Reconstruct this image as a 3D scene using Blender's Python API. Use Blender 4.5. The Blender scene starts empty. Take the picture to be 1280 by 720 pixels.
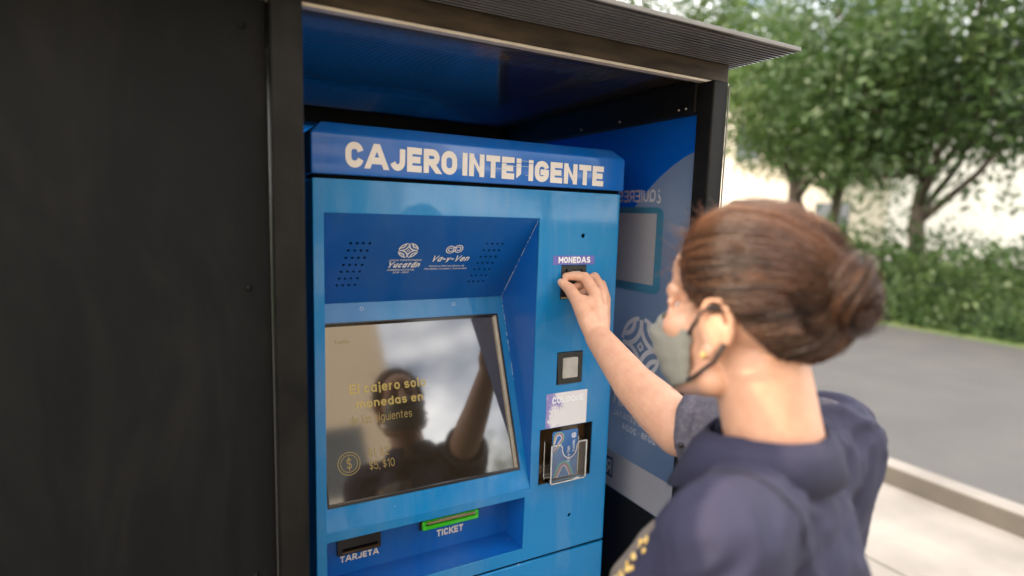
import bpy, bmesh, math, random
from mathutils import Vector, Matrix, noise
R = math.radians
random.seed(7)
scene = bpy.context.scene
COL = scene.collection

# ------------------------------------------------------------------ camera
CAM = Vector((0.0, -1.0, 1.52))
cam_d = bpy.data.cameras.new('camera')
cam_o = bpy.data.objects.new('camera', cam_d); COL.objects.link(cam_o)
c_r = Vector((0.87830, -0.47719, 0.02952)); c_u = Vector((0.03254, 0.12125, 0.99209)); c_f = Vector((0.47700, 0.87039, -0.12203))
cam_o.matrix_world = Matrix(((c_r.x, c_u.x, -c_f.x, CAM.x), (c_r.y, c_u.y, -c_f.y, CAM.y), (c_r.z, c_u.z, -c_f.z, CAM.z), (0, 0, 0, 1)))
cam_d.sensor_width = 64.0; cam_d.lens = 64.0 * 728.0 / 1280.0
cam_d.clip_start = 0.02; cam_d.clip_end = 1000
cam_d.dof.use_dof = True; cam_d.dof.focus_distance = 1.13; cam_d.dof.aperture_fstop = 2.5
scene.camera = cam_o

# ------------------------------------------------------------------ light
SUN_AZ, SUN_EL = 302.0, 38.0
w = bpy.data.worlds.new('World'); scene.world = w; w.use_nodes = True
nt = w.node_tree; nt.nodes.clear()
sky = nt.nodes.new('ShaderNodeTexSky'); sky.sky_type = 'NISHITA'; sky.sun_disc = False
sky.sun_elevation = R(SUN_EL); sky.sun_rotation = R(SUN_AZ); sky.dust_density = 4.0; sky.air_density = 1.0; sky.ozone_density = 0.6
bg = nt.nodes.new('ShaderNodeBackground'); bg.inputs[1].default_value = 0.15
ow = nt.nodes.new('ShaderNodeOutputWorld')
# scattered bright clouds all round the sky
tcw = nt.nodes.new('ShaderNodeTexCoord'); mpw = nt.nodes.new('ShaderNodeMapping'); mpw.inputs['Scale'].default_value = (1.0, 1.0, 2.2); mpw.inputs['Location'].default_value = (0.55, 0.35, 0.2)
cn = nt.nodes.new('ShaderNodeTexNoise'); cn.inputs['Scale'].default_value = 2.1; cn.inputs['Detail'].default_value = 8; cn.inputs['Roughness'].default_value = 0.62
cr_ = nt.nodes.new('ShaderNodeMapRange'); cr_.inputs[1].default_value = 0.38; cr_.inputs[2].default_value = 0.58
cm = nt.nodes.new('ShaderNodeMix'); cm.data_type = 'RGBA'; cm.inputs['B'].default_value = (17.0, 16.6, 16.2, 1)
nt.links.new(tcw.outputs['Generated'], mpw.inputs[0]); nt.links.new(mpw.outputs[0], cn.inputs['Vector']); nt.links.new(cn.outputs['Fac'], cr_.inputs[0])
nt.links.new(cr_.outputs[0], cm.inputs['Factor']); nt.links.new(sky.outputs[0], cm.inputs['A'])
nt.links.new(cm.outputs['Result'], bg.inputs[0]); nt.links.new(bg.outputs[0], ow.inputs[0])
sun = bpy.data.lights.new('sun', 'SUN'); sun.energy = 3.0; sun.angle = R(0.6); sun.color = (1.0, 0.80, 0.58)
sun_o = bpy.data.objects.new('sun', sun); COL.objects.link(sun_o)
sd = Vector((math.sin(R(SUN_AZ)) * math.cos(R(SUN_EL)), math.cos(R(SUN_AZ)) * math.cos(R(SUN_EL)), math.sin(R(SUN_EL))))
sun_o.rotation_euler = sd.to_track_quat('Z', 'Y').to_euler()
vs = scene.view_settings
vs.view_transform = 'Standard'; vs.look = 'None'; vs.gamma = 1.0; vs.use_curve_mapping = False; vs.exposure = 1.25
scene.cycles.max_bounces = 10; scene.cycles.transparent_max_bounces = 16
scene.cycles.sample_clamp_indirect = 6.0
scene.cycles.use_denoising = True

# ------------------------------------------------------------------ materials
def mat(name, col, rough=0.5, metal=0.0, coat=0.0, spec=0.5, noise_amt=0.0, noise_scale=40.0, col2=None, bump=0.0, bump_scale=200.0,
        trans=0.0, emit=None, emit_s=0.0, sss=0.0, rough_var=0.0, ior=1.5, coat_rough=0.06, stretch=None):
    m = bpy.data.materials.new(name); m.use_nodes = True
    n = m.node_tree.nodes; l = m.node_tree.links
    b = n['Principled BSDF']
    b.inputs['Base Color'].default_value = (*col, 1); b.inputs['Roughness'].default_value = rough
    b.inputs['Metallic'].default_value = metal; b.inputs['Coat Weight'].default_value = coat
    b.inputs['Coat Roughness'].default_value = coat_rough
    b.inputs['Specular IOR Level'].default_value = spec; b.inputs['IOR'].default_value = ior
    b.inputs['Transmission Weight'].default_value = trans
    if sss:
        b.inputs['Subsurface Weight'].default_value = sss
        b.inputs['Subsurface Radius'].default_value = (1.0, 0.35, 0.2); b.inputs['Subsurface Scale'].default_value = 0.006
    if emit:
        b.inputs['Emission Color'].default_value = (*emit, 1); b.inputs['Emission Strength'].default_value = emit_s
    tc = n.new('ShaderNodeTexCoord'); vec = tc.outputs['Object']
    if stretch:
        mp = n.new('ShaderNodeMapping'); mp.inputs['Scale'].default_value = stretch; l.new(vec, mp.inputs[0]); vec = mp.outputs[0]
    if noise_amt or rough_var:
        t = n.new('ShaderNodeTexNoise'); t.inputs['Scale'].default_value = noise_scale; t.inputs['Detail'].default_value = 6
        l.new(vec, t.inputs['Vector'])
        if noise_amt:
            r = n.new('ShaderNodeMapRange'); r.inputs[1].default_value = 0.35; r.inputs[2].default_value = 0.7
            r.inputs[3].default_value = 0; r.inputs[4].default_value = noise_amt
            l.new(t.outputs['Fac'], r.inputs[0])
            mx = n.new('ShaderNodeMix'); mx.data_type = 'RGBA'
            mx.inputs['A'].default_value = (*col, 1); mx.inputs['B'].default_value = (*(col2 or tuple(c * 0.5 for c in col)), 1)
            l.new(r.outputs[0], mx.inputs['Factor']); l.new(mx.outputs['Result'], b.inputs['Base Color'])
        if rough_var:
            r2 = n.new('ShaderNodeMapRange'); r2.inputs[1].default_value = 0.3; r2.inputs[2].default_value = 0.7
            r2.inputs[3].default_value = max(0.02, rough - rough_var); r2.inputs[4].default_value = rough + rough_var
            l.new(t.outputs['Fac'], r2.inputs[0]); l.new(r2.outputs[0], b.inputs['Roughness'])
    if bump:
        t2 = n.new('ShaderNodeTexNoise'); t2.inputs['Scale'].default_value = bump_scale; t2.inputs['Detail'].default_value = 4
        l.new(vec, t2.inputs['Vector'])
        bp = n.new('ShaderNodeBump'); bp.inputs['Strength'].default_value = bump; bp.inputs['Distance'].default_value = 0.002
        l.new(t2.outputs['Fac'], bp.inputs['Height']); l.new(bp.outputs[0], b.inputs['Normal'])
    return m

def translucent(name, col, frac=0.5, rough=0.25, noise_amt=0.25, noise_scale=8, col2=None):
    m = mat(name, col, rough, noise_amt=noise_amt, noise_scale=noise_scale, col2=col2)
    n = m.node_tree.nodes; l = m.node_tree.links
    b = n['Principled BSDF']; out = n['Material Output']
    t = n.new('ShaderNodeBsdfTranslucent'); mx = n.new('ShaderNodeMixShader'); mx.inputs[0].default_value = frac
    src = b.inputs['Base Color'].links
    if src: l.new(src[0].from_socket, t.inputs[0])
    else: t.inputs[0].default_value = (*col, 1)
    l.new(b.outputs[0], mx.inputs[1]); l.new(t.outputs[0], mx.inputs[2]); l.new(mx.outputs[0], out.inputs[0])
    return m

M = {}
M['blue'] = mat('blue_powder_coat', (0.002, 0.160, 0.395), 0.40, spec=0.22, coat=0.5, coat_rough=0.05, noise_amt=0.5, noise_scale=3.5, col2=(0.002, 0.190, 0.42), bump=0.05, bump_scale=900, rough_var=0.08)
M['blue_shaded'] = mat('blue_powder_coat_shaded', (0.003, 0.095, 0.38), 0.4, spec=0.3, coat=0.25, coat_rough=0.2, noise_amt=0.5, noise_scale=5, col2=(0.004, 0.125, 0.46), bump=0.05, bump_scale=900)  # cabinet blue again, with the shade of its recesses put into the colour
M['blue_band'] = mat('blue_paint_header', (0.003, 0.105, 0.43), 0.3, spec=0.3, coat=0.5, coat_rough=0.1, noise_amt=0.4, noise_scale=6, col2=(0.005, 0.13, 0.48), bump=0.03, bump_scale=900)
def speckle(m, scale, lim, col):
    n = m.node_tree.nodes; l = m.node_tree.links; b = n['Principled BSDF']; src = b.inputs['Base Color'].links[0].from_socket
    tc = n.new('ShaderNodeTexCoord'); t = n.new('ShaderNodeTexNoise'); t.inputs['Scale'].default_value = scale; t.inputs['Detail'].default_value = 3; l.new(tc.outputs['Object'], t.inputs['Vector'])
    t2 = n.new('ShaderNodeTexNoise'); t2.inputs['Scale'].default_value = 7; l.new(tc.outputs['Object'], t2.inputs['Vector'])
    a = n.new('ShaderNodeMath'); a.operation = 'MULTIPLY_ADD'; l.new(t2.outputs['Fac'], a.inputs[0]); a.inputs[1].default_value = 0.25; l.new(t.outputs['Fac'], a.inputs[2])
    g = n.new('ShaderNodeMapRange'); g.inputs[1].default_value = lim; g.inputs[2].default_value = lim + 0.03; l.new(a.outputs[0], g.inputs[0])
    mx = n.new('ShaderNodeMix'); mx.data_type = 'RGBA'; mx.inputs['B'].default_value = (*col, 1); l.new(g.outputs[0], mx.inputs['Factor']); l.new(src, mx.inputs['A']); l.new(mx.outputs['Result'], b.inputs['Base Color'])
def dust(m, amt, col):
    n = m.node_tree.nodes; l = m.node_tree.links; b = n['Principled BSDF']; src = b.inputs['Base Color'].links[0].from_socket
    tc = n.new('ShaderNodeTexCoord'); mp = n.new('ShaderNodeMapping'); mp.inputs['Scale'].default_value = (7, 3, 2.2); mp.inputs['Rotation'].default_value = (0, 0.25, 0); l.new(tc.outputs['Object'], mp.inputs[0])
    t = n.new('ShaderNodeTexNoise'); t.inputs['Scale'].default_value = 1.3; t.inputs['Detail'].default_value = 9; t.inputs['Roughness'].default_value = 0.68; t.inputs['Distortion'].default_value = 0.8; l.new(mp.outputs[0], t.inputs['Vector'])
    g = n.new('ShaderNodeMapRange'); g.inputs[1].default_value = 0.46; g.inputs[2].default_value = 0.72; g.inputs[4].default_value = amt; l.new(t.outputs['Fac'], g.inputs[0])
    mx = n.new('ShaderNodeMix'); mx.data_type = 'RGBA'; mx.inputs['B'].default_value = (*col, 1); l.new(g.outputs[0], mx.inputs['Factor']); l.new(src, mx.inputs['A']); l.new(mx.outputs['Result'], b.inputs['Base Color'])
dust(M['blue'], 0.21, (0.26, 0.33, 0.42)); dust(M['blue_shaded'], 0.14, (0.18, 0.25, 0.36)); dust(M['blue_band'], 0.14, (0.22, 0.28, 0.38))
speckle(M['blue'], 95, 0.885, (0.30, 0.40, 0.52)); speckle(M['blue_shaded'], 95, 0.90, (0.22, 0.32, 0.46))
M['vinyl_white'] = mat('white_vinyl', (0.66, 0.61, 0.56), 0.45, noise_amt=0.3, noise_scale=60, col2=(0.58, 0.53, 0.48))
M['scratch'] = mat('bare_scratch', (0.35, 0.42, 0.55), 0.5)
M['chip'] = mat('chipped_paint_edge', (0.50, 0.56, 0.64), 0.6)
M['black'] = mat('black_steel', (0.004, 0.004, 0.0042), 0.5, spec=0.14, noise_amt=0.6, noise_scale=20, col2=(0.012, 0.010, 0.008), bump=0.08, bump_scale=300)
M['charcoal'] = mat('charcoal_panel', (0.003, 0.0032, 0.0036), 0.65, spec=0.15, noise_amt=0.5, noise_scale=4, col2=(0.006, 0.006, 0.0062), bump=0.06, bump_scale=400)
dust(M['charcoal'], 0.05, (0.12, 0.11, 0.10)); dust(M['black'], 0.06, (0.12, 0.10, 0.08))
M['hole'] = mat('dark_void', (0.002, 0.002, 0.002), 0.9, spec=0.1)
M['beam'] = mat('weathered_bronze_beam', (0.075, 0.050, 0.030), 0.6, spec=0.25, noise_amt=0.9, noise_scale=28, col2=(0.018, 0.012, 0.008), bump=0.25, bump_scale=120, stretch=(0.35, 1, 1.6))
M['lip'] = mat('pale_aluminium_lip', (0.68, 0.58, 0.47), 0.4, metal=0.15, noise_amt=0.5, noise_scale=30, col2=(0.45, 0.35, 0.27))
M['gold'] = mat('gold_thread', (0.80, 0.47, 0.06), 0.4, noise_amt=0.6, noise_scale=250, col2=(0.85, 0.72, 0.45), bump=0.5, bump_scale=600)
M['trim'] = mat('weathered_grey_trim', (0.20, 0.185, 0.165), 0.5, noise_amt=0.5, noise_scale=25, col2=(0.11, 0.10, 0.09))
M['alu'] = mat('brushed_aluminium', (0.62, 0.60, 0.57), 0.25, metal=0.9)
M['gasket'] = mat('black_rubber', (0.012, 0.010, 0.009), 0.35)
M['plastic'] = mat('dark_grey_plastic', (0.013, 0.011, 0.009), 0.35, bump=0.1, bump_scale=500, noise_amt=0.4, noise_scale=60, col2=(0.024, 0.019, 0.014))
M['button'] = mat('worn_grey_button', (0.42, 0.39, 0.35), 0.35, noise_amt=0.6, noise_scale=80, col2=(0.30, 0.27, 0.23))
M['purple'] = mat('violet_sticker', (0.11, 0.10, 0.36), 0.4, noise_amt=0.3, noise_scale=90, col2=(0.16, 0.15, 0.42))
M['lilac'] = mat('glare_pale_lilac_sticker', (0.62, 0.58, 0.64), 0.3, coat=0.4, noise_amt=0.5, noise_scale=12, col2=(0.70, 0.65, 0.62))  # pale tone is glare put into the colour
M['bronze'] = mat('bronze_acrylic_back', (0.10, 0.055, 0.022), 0.18, coat=0.4, noise_amt=0.5, noise_scale=15, col2=(0.04, 0.022, 0.01))
M['acrylic'] = mat('clear_acrylic', (0.97, 0.98, 0.97), 0.03, trans=1.0, ior=1.46)
M['edge'] = translucent('frosted_acrylic_edge', (0.78, 0.75, 0.70), 0.4, 0.2, 0.3, 60)
M['green'] = mat('green_translucent_plastic', (0.04, 0.62, 0.015), 0.2, coat=0.5, noise_amt=0.5, noise_scale=60, col2=(0.14, 0.7, 0.03))
M['tan'] = mat('tan_plastic', (0.35, 0.26, 0.12), 0.4)
M['panel_field'] = translucent('slate_blue_vinyl', (0.24, 0.29, 0.37), 0.55, 0.22, 0.7, 3, (0.11, 0.17, 0.28))
M['panel_blue'] = translucent('bright_blue_vinyl', (0.008, 0.29, 0.85), 0.75, 0.25, 0.3, 4, (0.008, 0.25, 0.76))
M['panel_teal'] = translucent('teal_vinyl', (0.07, 0.24, 0.36), 0.35, 0.3)
M['panel_white'] = translucent('grey_white_vinyl', (0.48, 0.46, 0.48), 0.4, 0.35, 0.4, 12, (0.38, 0.36, 0.38))
M['panel_navy'] = translucent('navy_vinyl', (0.02, 0.045, 0.10), 0.25, 0.3)
M['back_blue'] = translucent('blue_back_panel', (0.012, 0.40, 0.78), 0.70, 0.3)
M['lettering_dull'] = mat('dull_backprint', (0.52, 0.49, 0.50), 0.5)

def roof_material(name, coat, spec):
    m = mat(name, (0.008, 0.007, 0.006), 0.16, coat=coat, spec=spec, coat_rough=0.06, noise_amt=0.9, noise_scale=3, col2=(0.060, 0.042, 0.028), stretch=(0.25, 14, 1), ior=1.58, rough_var=0.12)
    n = m.node_tree.nodes; l = m.node_tree.links
    t = n.new('ShaderNodeBsdfTranslucent'); t.inputs[0].default_value = (0.20, 0.19, 0.18, 1)
    mx = n.new('ShaderNodeMixShader'); mx.inputs[0].default_value = 0.05
    l.new(n['Principled BSDF'].outputs[0], mx.inputs[1]); l.new(t.outputs[0], mx.inputs[2]); l.new(mx.outputs[0], n['Material Output'].inputs[0])
    return m
M['roof'] = roof_material('smoked_polycarbonate', 1.0, 0.7)
M['roof_outer'] = roof_material('weathered_smoked_polycarbonate', 0.15, 0.2)
M['web'] = translucent('polycarbonate_web', (0.80, 0.82, 0.86), 0.7, 0.2, 0.5, 5, (0.20, 0.19, 0.18))
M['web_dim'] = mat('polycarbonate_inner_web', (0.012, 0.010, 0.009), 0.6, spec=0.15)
M['screen'] = mat('glossy_screen_glass', (0.012, 0.009, 0.006), 0.06, coat=1.0, coat_rough=0.045, ior=2.05, emit=(0.55, 0.36, 0.17), emit_s=0.009)
M['screen_text'] = mat('lit_screen_lettering', (0.05, 0.04, 0.01), 0.1, emit=(0.75, 0.52, 0.16), emit_s=0.17)
M['screen_text_dim'] = mat('dim_screen_lettering', (0.05, 0.04, 0.01), 0.1, emit=(0.72, 0.48, 0.18), emit_s=0.11)
M['skin'] = mat('skin', (0.66, 0.365, 0.235), 0.46, sss=0.12, noise_amt=0.5, noise_scale=55, col2=(0.55, 0.26, 0.16), bump=0.25, bump_scale=330)
M['nail'] = mat('fingernail', (0.66, 0.42, 0.33), 0.25, coat=0.3)
M['hair'] = None
M['mask'] = mat('grey_mask_fabric', (0.25, 0.235, 0.195), 0.85, noise_amt=0.4, noise_scale=40, col2=(0.20, 0.185, 0.155), bump=0.4, bump_scale=900)
M['strap'] = mat('black_elastic', (0.012, 0.012, 0.014), 0.7)
M['navy'] = mat('navy_cotton', (0.020, 0.019, 0.045), 0.85, noise_amt=0.4, noise_scale=14, col2=(0.027, 0.026, 0.058), bump=0.35, bump_scale=1100)
M['navy_grey'] = mat('grey_navy_weave', (0.085, 0.075, 0.10), 0.85, noise_amt=0.8, noise_scale=140, col2=(0.15, 0.135, 0.16), bump=0.4, bump_scale=900)
M['taupe'] = mat('taupe_mesh_fabric', (0.20, 0.165, 0.135), 0.8, noise_amt=0.4, noise_scale=70, col2=(0.13, 0.105, 0.09), bump=0.4, bump_scale=900)
M['trousers'] = mat('dark_trousers', (0.014, 0.014, 0.022), 0.85, noise_amt=0.3, noise_scale=20)
M['shoe'] = mat('black_leather', (0.012, 0.012, 0.012), 0.35)
M['eye'] = mat('eye_white', (0.45, 0.40, 0.36), 0.3)
M['iris'] = mat('dark_iris', (0.03, 0.015, 0.008), 0.15, coat=0.6)
M['card_blue'] = mat('blue_card', (0.012, 0.10, 0.30), 0.2, coat=0.6, noise_amt=0.4, noise_scale=20, col2=(0.02, 0.14, 0.36))
M['c_white'] = mat('white_print', (0.75, 0.75, 0.75), 0.4)
M['c_pink'] = mat('pink_print', (0.65, 0.16, 0.20), 0.4)
M['c_green'] = mat('green_print', (0.25, 0.50, 0.10), 0.4)
M['c_teal'] = mat('teal_print', (0.05, 0.42, 0.50), 0.4)
M['pavement'] = mat('concrete_pavement', (0.22, 0.205, 0.185), 0.85, noise_amt=0.8, noise_scale=2.5, col2=(0.13, 0.12, 0.11), bump=0.4, bump_scale=60)
def slab_joints(m):
    n = m.node_tree.nodes; l = m.node_tree.links; b = n['Principled BSDF']; src = b.inputs['Base Color'].links[0].from_socket
    tc = n.new('ShaderNodeTexCoord'); br = n.new('ShaderNodeTexBrick'); br.offset = 0.0; br.inputs['Scale'].default_value = 1.0; br.inputs['Brick Width'].default_value = 0.9; br.inputs['Row Height'].default_value = 0.9; br.inputs['Mortar Size'].default_value = 0.008
    br.inputs['Color1'].default_value = (1, 1, 1, 1); br.inputs['Color2'].default_value = (0.82, 0.82, 0.82, 1); br.inputs['Mortar'].default_value = (0.35, 0.33, 0.30, 1)
    l.new(tc.outputs['Object'], br.inputs['Vector']); mx = n.new('ShaderNodeMix'); mx.data_type = 'RGBA'; mx.blend_type = 'MULTIPLY'; mx.inputs['Factor'].default_value = 1
    l.new(src, mx.inputs['A']); l.new(br.outputs['Color'], mx.inputs['B']); l.new(mx.outputs['Result'], b.inputs['Base Color'])
slab_joints(M['pavement'])
M['asphalt'] = mat('asphalt', (0.05, 0.05, 0.052), 0.9, noise_amt=0.6, noise_scale=2, col2=(0.07, 0.068, 0.065), bump=0.5, bump_scale=120)
M['grass'] = mat('lawn', (0.06, 0.11, 0.025), 0.9, noise_amt=0.8, noise_scale=2, col2=(0.10, 0.12, 0.04), bump=0.6, bump_scale=60)
M['stucco'] = mat('cream_stucco', (0.66, 0.60, 0.52), 0.85, noise_amt=0.4, noise_scale=1.2, col2=(0.56, 0.50, 0.43), bump=0.3, bump_scale=30)
M['stucco_tan'] = mat('tan_stucco', (0.58, 0.47, 0.35), 0.85, noise_amt=0.5, noise_scale=1.2, col2=(0.50, 0.40, 0.29), bump=0.3, bump_scale=30)
M['window'] = mat('window_glass', (0.02, 0.03, 0.035), 0.08, coat=0.5)
M['bark'] = mat('bark', (0.10, 0.075, 0.055), 0.9, noise_amt=0.8, noise_scale=9, col2=(0.05, 0.038, 0.03), bump=0.8, bump_scale=40)
def leaf_mat(name, c1, c2):
    return translucent(name, c1, 0.35, 0.5, 0.9, 1.8, c2)
M['leaf'] = leaf_mat('leaf_green', (0.055, 0.11, 0.022), (0.10, 0.16, 0.03))
M['leaf2'] = leaf_mat('leaf_deep_green', (0.035, 0.075, 0.018), (0.065, 0.11, 0.025))

# ------------------------------------------------------------------ helpers
def link(o, parent=None):
    COL.objects.link(o)
    if parent is not None: o.parent = parent
    return o
def obj_from(name, verts, faces, m, parent=None, smooth=False):
    me = bpy.data.meshes.new(name); me.from_pydata([tuple(v) for v in verts], [], faces); me.update()
    if m: me.materials.append(m)
    if smooth: me.polygons.foreach_set('use_smooth', [True] * len(me.polygons))
    return link(bpy.data.objects.new(name, me), parent)
def obj_bm(name, bm, m, parent=None, smooth=False):
    me = bpy.data.meshes.new(name); bm.normal_update(); bm.to_mesh(me); bm.free()
    if m: me.materials.append(m)
    if smooth: me.polygons.foreach_set('use_smooth', [True] * len(me.polygons))
    return link(bpy.data.objects.new(name, me), parent)
def thing(name, label, cat, loc=(0, 0, 0), group=None):
    o = bpy.data.objects.new(name, None); o.location = loc; o.empty_display_size = 0.05
    COL.objects.link(o); tag(o, label, cat, group); return o
def tag(o, label=None, cat=None, group=None, kind=None):
    if label: o['label'] = label
    if cat: o['category'] = cat
    if group: o['group'] = group
    if kind: o['kind'] = kind
    return o
def box(name, x0, x1, y0, y1, z0, z1, m, parent=None, bevel=0.0, seg=2):
    bm = bmesh.new(); bmesh.ops.create_cube(bm, size=1)
    for v in bm.verts:
        v.co = Vector(((x0 + x1) / 2 + v.co.x * (x1 - x0), (y0 + y1) / 2 + v.co.y * (y1 - y0), (z0 + z1) / 2 + v.co.z * (z1 - z0)))
    if bevel: bmesh.ops.bevel(bm, geom=bm.edges[:], offset=bevel, segments=seg, profile=0.5, affect='EDGES')
    return obj_bm(name, bm, m, parent, smooth=False)
def shade_auto(o, ang=35):
    me = o.data
    me.polygons.foreach_set('use_smooth', [True] * len(me.polygons))
    bm = bmesh.new(); bm.from_mesh(me)
    for e in bm.edges:
        if len(e.link_faces) == 2 and e.calc_face_angle(0) > R(ang): e.smooth = False
    bm.to_mesh(me); bm.free(); return o

class Plane:
    def __init__(s, O, U, V):
        s.O = Vector(O); s.U = Vector(U).normalized(); s.V = Vector(V).normalized(); s.N = s.U.cross(s.V)
    def p(s, u, v, n=0.0): return s.O + s.U * u + s.V * v + s.N * n
def eval_mesh(o):
    bpy.context.view_layer.update()
    dg = bpy.context.evaluated_depsgraph_get()
    return bpy.data.meshes.new_from_object(o.evaluated_get(dg))
def curve_plate(name, pl, outer, holes, t, m, parent=None, bevel=0.0, front=0.0):
    """flat sheet with cut-outs in plane pl; its front face lies at height front along the plane's normal"""
    cu = bpy.data.curves.new('tmp', 'CURVE'); cu.dimensions = '2D'; cu.fill_mode = 'BOTH'
    cu.extrude = t / 2 - bevel; cu.bevel_depth = bevel; cu.bevel_resolution = 1; cu.offset = -bevel if bevel else 0
    for pts in [outer] + holes:
        sp = cu.splines.new('POLY'); sp.points.add(len(pts) - 1); sp.use_cyclic_u = True
        for q, (a, b) in zip(sp.points, pts): q.co = (a, b, 0, 1)
    o = bpy.data.objects.new('tmp', cu); COL.objects.link(o)
    me = eval_mesh(o); bpy.data.objects.remove(o); bpy.data.curves.remove(cu)
    for v in me.vertices: v.co = pl.p(v.co.x, v.co.y, v.co.z - t / 2 + front)
    me.name = name; me.materials.clear(); me.materials.append(m)
    return link(bpy.data.objects.new(name, me), parent)
def rect(u0, u1, v0, v1): return [(u0, v0), (u1, v0), (u1, v1), (u0, v1)]
def rrect(u0, u1, v0, v1, r, k=5):
    out = []
    for cx, cy, a0 in ((u1 - r, v1 - r, 0), (u0 + r, v1 - r, 90), (u0 + r, v0 + r, 180), (u1 - r, v0 + r, 270)):
        for i in range(k + 1):
            a = R(a0 + 90 * i / k); out.append((cx + r * math.cos(a), cy + r * math.sin(a)))
    return out
def circ(u, v, r, k=14, ry=None): return [(u + r * math.cos(2 * math.pi * i / k), v + (ry or r) * math.sin(2 * math.pi * i / k)) for i in range(k)]
# ------------------------------------------------------------------ stroke lettering
def _arc(cx, cy, rx, ry, a0, a1, n=9): return [(cx + rx * math.cos(R(a0 + (a1 - a0) * i / n)), cy + ry * math.sin(R(a0 + (a1 - a0) * i / n))) for i in range(n + 1)]
def _loop(x0, x1, y0, y1, c=0.42, k=5):
    """closed rounded box as one polyline"""
    rx = (x1 - x0) / 2; ry = min((y1 - y0) / 2, c)
    return _arc(x1 - rx, y1 - ry, rx, ry, 0, 180, 2 * k) + _arc(x0 + rx, y0 + ry, rx, ry, 180, 360, 2 * k) + [(x1, y1 - ry)]
def _ln(*p): return list(p)
XH = 0.70   # x-height
def glyphs():
    g = {}
    g['A'] = (0.92, [_ln((0, 0), (0.42, 1)), _ln((1, 0), (0.58, 1)), _ln((0.22, 0.27), (0.78, 0.27), 'b')])
    g['B'] = (0.68, [_ln((0, 0), (0, 1)), [(0, 1), (0.55, 1)] + _arc(0.6, 0.77, 0.33, 0.23, 90, -90) + [(0, 0.54)], [(0.5, 0.54)] + _arc(0.6, 0.27, 0.4, 0.27, 90, -90) + [(0, 0)]])
    g['C'] = (0.68, [_arc(0.5, 0.66, 0.5, 0.34, 12, 180, 12) + _arc(0.5, 0.34, 0.5, 0.34, 180, 348, 12)])
    g['D'] = (0.70, [_ln((0, 0), (0, 1)), [(0, 1), (0.4, 1)] + _arc(0.5, 0.62, 0.5, 0.38, 90, 0) + _arc(0.5, 0.38, 0.5, 0.38, 0, -90) + [(0, 0)]])
    g['E'] = (0.60, [_ln((0, 0), (0, 1)), _ln((0, 1), (1, 1)), _ln((0, 0.5), (0.86, 0.5)), _ln((0, 0), (1, 0))])
    g['G'] = (0.70, [_arc(0.5, 0.66, 0.5, 0.34, 12, 180, 12) + _arc(0.5, 0.34, 0.5, 0.34, 180, 345, 12) + [(1, 0.45)], _ln((0.58, 0.45), (1, 0.45))])
    g['I'] = (0.0, [_ln((0.5, 0), (0.5, 1))])
    g['J'] = (0.60, [[(1, 1), (1, 0.36)] + _arc(0.5, 0.34, 0.5, 0.34, 0, -160, 12)])
    g['K'] = (0.70, [_ln((0, 0), (0, 1)), _ln((0.1, 0.45), (1, 1)), _ln((0.35, 0.58), (1, 0))])
    g['L'] = (0.58, [_ln((0, 0), (0, 1)), _ln((0, 0), (1, 0))])
    g['M'] = (0.86, [_ln((0, 0), (0, 1)), _ln((1, 0), (1, 1)), _ln((0.04, 1), (0.5, 0.25)), _ln((0.96, 1), (0.5, 0.25))])
    g['N'] = (0.70, [_ln((0, 0), (0, 1)), _ln((1, 0), (1, 1)), _ln((0.03, 1), (0.97, 0))])
    g['O'] = (0.70, [_loop(0, 1, 0, 1, 0.36, 6)])
    g['Q'] = (0.72, [_loop(0, 1, 0, 1, 0.36, 6), _ln((0.6, 0.25), (1, 0))])
    g['R'] = (0.68, [_ln((0, 0), (0, 1)), [(0, 1), (0.55, 1)] + _arc(0.6, 0.72, 0.4, 0.28, 90, -90) + [(0, 0.44)], _ln((0.45, 0.44), (0.98, 0))])
    g['S'] = (0.64, [_arc(0.5, 0.74, 0.48, 0.26, 15, 250, 12) + [(0.6, 0.47)] + _arc(0.5, 0.26, 0.5, 0.26, 60, -165, 12)])
    g['T'] = (0.66, [_ln((0, 1), (1, 1)), _ln((0.5, 0), (0.5, 1))])
    g['U'] = (0.68, [[(0, 1)] + _arc(0.5, 0.34, 0.5, 0.34, 180, 360, 12) + [(1, 1)]])
    g['V'] = (0.72, [_ln((0, 1), (0.5, 0)), _ln((1, 1), (0.5, 0))])
    g['Y'] = (0.72, [_ln((0, 1), (0.5, 0.42)), _ln((1, 1), (0.5, 0.42)), _ln((0.5, 0), (0.5, 0.45))])
    x = XH
    bowl = _loop(0, 1, 0, x, 0.3, 5)
    g['a'] = (0.54, [_loop(0, 1, 0, x, 0.3, 5), _ln((1, 0), (1, x))])
    g['á'] = (0.54, g['a'][1] + [_ln((0.45, 0.84), (0.75, 1.0))])
    g['b'] = (0.54, [bowl, _ln((0, 0), (0, 1))])
    g['c'] = (0.50, [_arc(0.5, x - 0.28, 0.5, 0.28, 20, 180, 10) + _arc(0.5, 0.28, 0.5, 0.28, 180, 340, 10)])
    g['d'] = (0.54, [bowl, _ln((1, 0), (1, 1))])
    g['e'] = (0.54, [[(0.05, 0.37), (1, 0.37)] + _arc(0.5, x - 0.28, 0.5, 0.28, 0, 180, 10) + _arc(0.5, 0.28, 0.5, 0.28, 180, 330, 10)])
    g['f'] = (0.34, [[(0.35, 0), (0.35, 0.8)] + _arc(0.85, 0.78, 0.5, 0.22, 180, 90, 5), _ln((0, x), (0.9, x))])
    g['g'] = (0.54, [bowl, [(1, x), (1, 0)] + _arc(0.5, -0.02, 0.5, 0.24, 0, -150, 8)])
    g['i'] = (0.0, [_ln((0.5, 0), (0.5, x)), _ln((0.5, 0.93), (0.5, 0.99))])
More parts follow.
